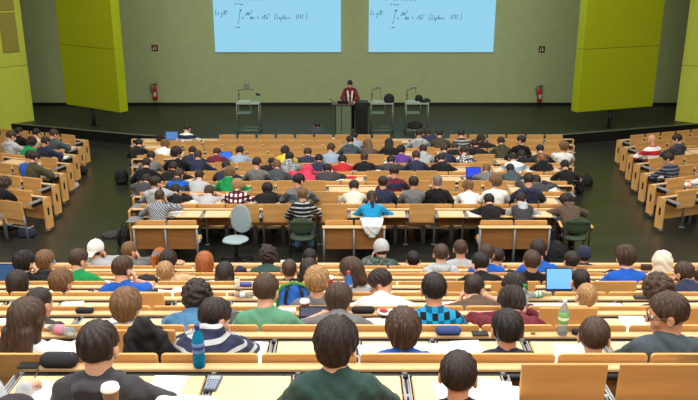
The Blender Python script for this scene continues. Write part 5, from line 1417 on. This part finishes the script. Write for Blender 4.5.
# ------------------------------------------------------------------ paper and notebooks in front of the students
def paper_mesh(v):
    def f():
        n = 6; V = []; Fc = []
        for t in (0, .003):
            for i in range(n + 1):
                for k in range(2):
                    x = -.105 + .21 * i / n; V.append((x, -.148 + .296 * k, t + .004 * v * (i / n) ** 3 + (.003 * v * math.sin(3 * i / n))))
        m_ = 2 * (n + 1)
        for i in range(n):
            a, b2, c_, d = 2 * i, 2 * i + 1, 2 * i + 3, 2 * i + 2; Fc += [(a, b2, c_, d), (m_ + d, m_ + c_, m_ + b2, m_ + a), (a, d, m_ + d, m_ + a), (c_, b2, m_ + b2, m_ + c_)]
        Fc += [(1, 0, m_, m_ + 1), (2 * n, 2 * n + 1, m_ + 2 * n + 1, m_ + 2 * n)]
        return mesh_from('paper_sheet', V, Fc)
    return cached(('paper', v), f)
def notebook(parent):
    def f():
        b = MB()
        for sg in (-1, 1):
            n = 6
            for i in range(n):
                x0, x1 = sg * .2 * i / n, sg * .2 * (i + 1) / n; z0, z1 = .004 + .010 * math.sin(math.pi * (i / n) ** .6), .004 + .010 * math.sin(math.pi * ((i + 1) / n) ** .6)
                V = [(x0, -.14, z0), (x1, -.14, z1), (x1, .14, z1), (x0, .14, z0), (x0, -.14, .002), (x1, -.14, .002), (x1, .14, .002), (x0, .14, .002)]
                Fc = [(0, 1, 2, 3), (7, 6, 5, 4), (0, 4, 5, 1), (2, 6, 7, 3)] + ([(1, 5, 6, 2)] if i == n - 1 else [])
                if sg < 0: Fc = [q[::-1] for q in Fc]
                b.add(V, Fc)
        return b.mesh('pages')
    o = obj('pages', cached('pages', f), M_PAPER, parent)
    obj('cover', cached('cover_m', lambda: MB().box(-.207, .207, -.146, .146, 0, .002).mesh('cover')), mat('dark_blue_cover', (50, 58, 90), 0.6), parent)
rp_ = random.Random(11)
SKIP_PAPER = {('B8', 336), ('B8', 16), ('M9', 302.7), ('B7', 668)}
for p in PEOPLE:
    rn = p['row']
    if rn == 'M0' or (rn, p['px']) in SKIP_PAPER: continue
    prob = .93 if rn[0] in 'MLR' else .85
    if rp_.random() > prob: continue
    (ox, oy, oz), a = ROWS[rn]; side = rp_.choice((-1, 1)); dx = side * (rp_.uniform(.18, .34) if rn[0] in 'MLR' else rp_.uniform(.12, .28)); dy = rp_.uniform(-.02, .05)
    bb = BOUND[rn]; ii = [i for i in range(len(bb) - 1) if bb[i] <= p['x'] + dx < bb[i + 1]]
    if not ii or ii[0] in ISUP[rn]: dx = dx * .35
    X, Y, Z = world_of(rn, p['x'] + dx, dy, .7232); g = 'papers in the %s block' % BLOCK[rn[0]]
    if rp_.random() < .16 and abs(dx) < .2:
        o = empty('open_notebook', (X, Y, Z), a + rp_.uniform(-.15, .15)); notebook(o); tag(o, 'open notebook by the person %s' % p['where'], 'notebook', g)
    else:
        o = obj('paper_sheet', paper_mesh(rp_.choice((0, 1, 2))), M_PAPER, None, (X, Y, Z)); o.rotation_euler = (0, 0, a + rp_.uniform(-.35, .35)); tag(o, 'white sheet of paper by the person %s' % p['where'], 'paper', g)
def sheet(rn, px, dy, rz_, label, dz=0, sc=1.0):
    X, Y, Z = on_tab(rn, px, dy); o = obj('paper_sheet', paper_mesh(1), M_PAPER, None, (X, Y, Z + dz)); o.rotation_euler = (0, 0, rz_); o.scale = (sc, sc, 1); tag(o, label, 'paper', 'papers in the rear block')
sheet('B8', 165, .04, -.06, 'large white sheet right of the dark grey hoodie', .0)
sheet('B8', 40, -.02, -.15, 'white sheet under the writing hand at the bottom left')
sheet('B8', 455, -.03, .1, 'white sheet in front of the lowest dark head')
sheet('B8', 500, -.06, -.2, 'white sheet reaching under the raised panel at the bottom')
sheet('B7', 250, .02, -.1, 'white sheet between the striped hoodie and the dark green sweater')
sheet('B7', 50, .05, -.35, 'white sheet beside the long brown hair')
sheet('B7', 73, .06, -.5, 'white sheet between the long brown hair and the dark grey hoodie')
sheet('B7', 375, .0, .15, 'white sheet left of the thick brown hair')
sheet('B7', 428, .0, -.1, 'white sheet right of the thick brown hair')
sheet('B7', 468, .05, .06, 'white sheet left of the navy T-shirt')
sheet('B7', 570, .0, -.12, 'white sheet left of the cropped brown head near the bottles')
sheet('B6', 635, .08, -.1, 'white sheet left of the man with glasses')
sheet('B6', 370, .04, .05, 'white sheet right of the bobbed head')
sheet('B6', 8, .06, .2, 'white sheet at the left edge of the rear block')
sheet('B5', 70, .06, .1, 'white sheet under the first bobbed head row')
sheet('B4', 178, .1, -.2, 'white sheet before the long dark hair in the rear block')
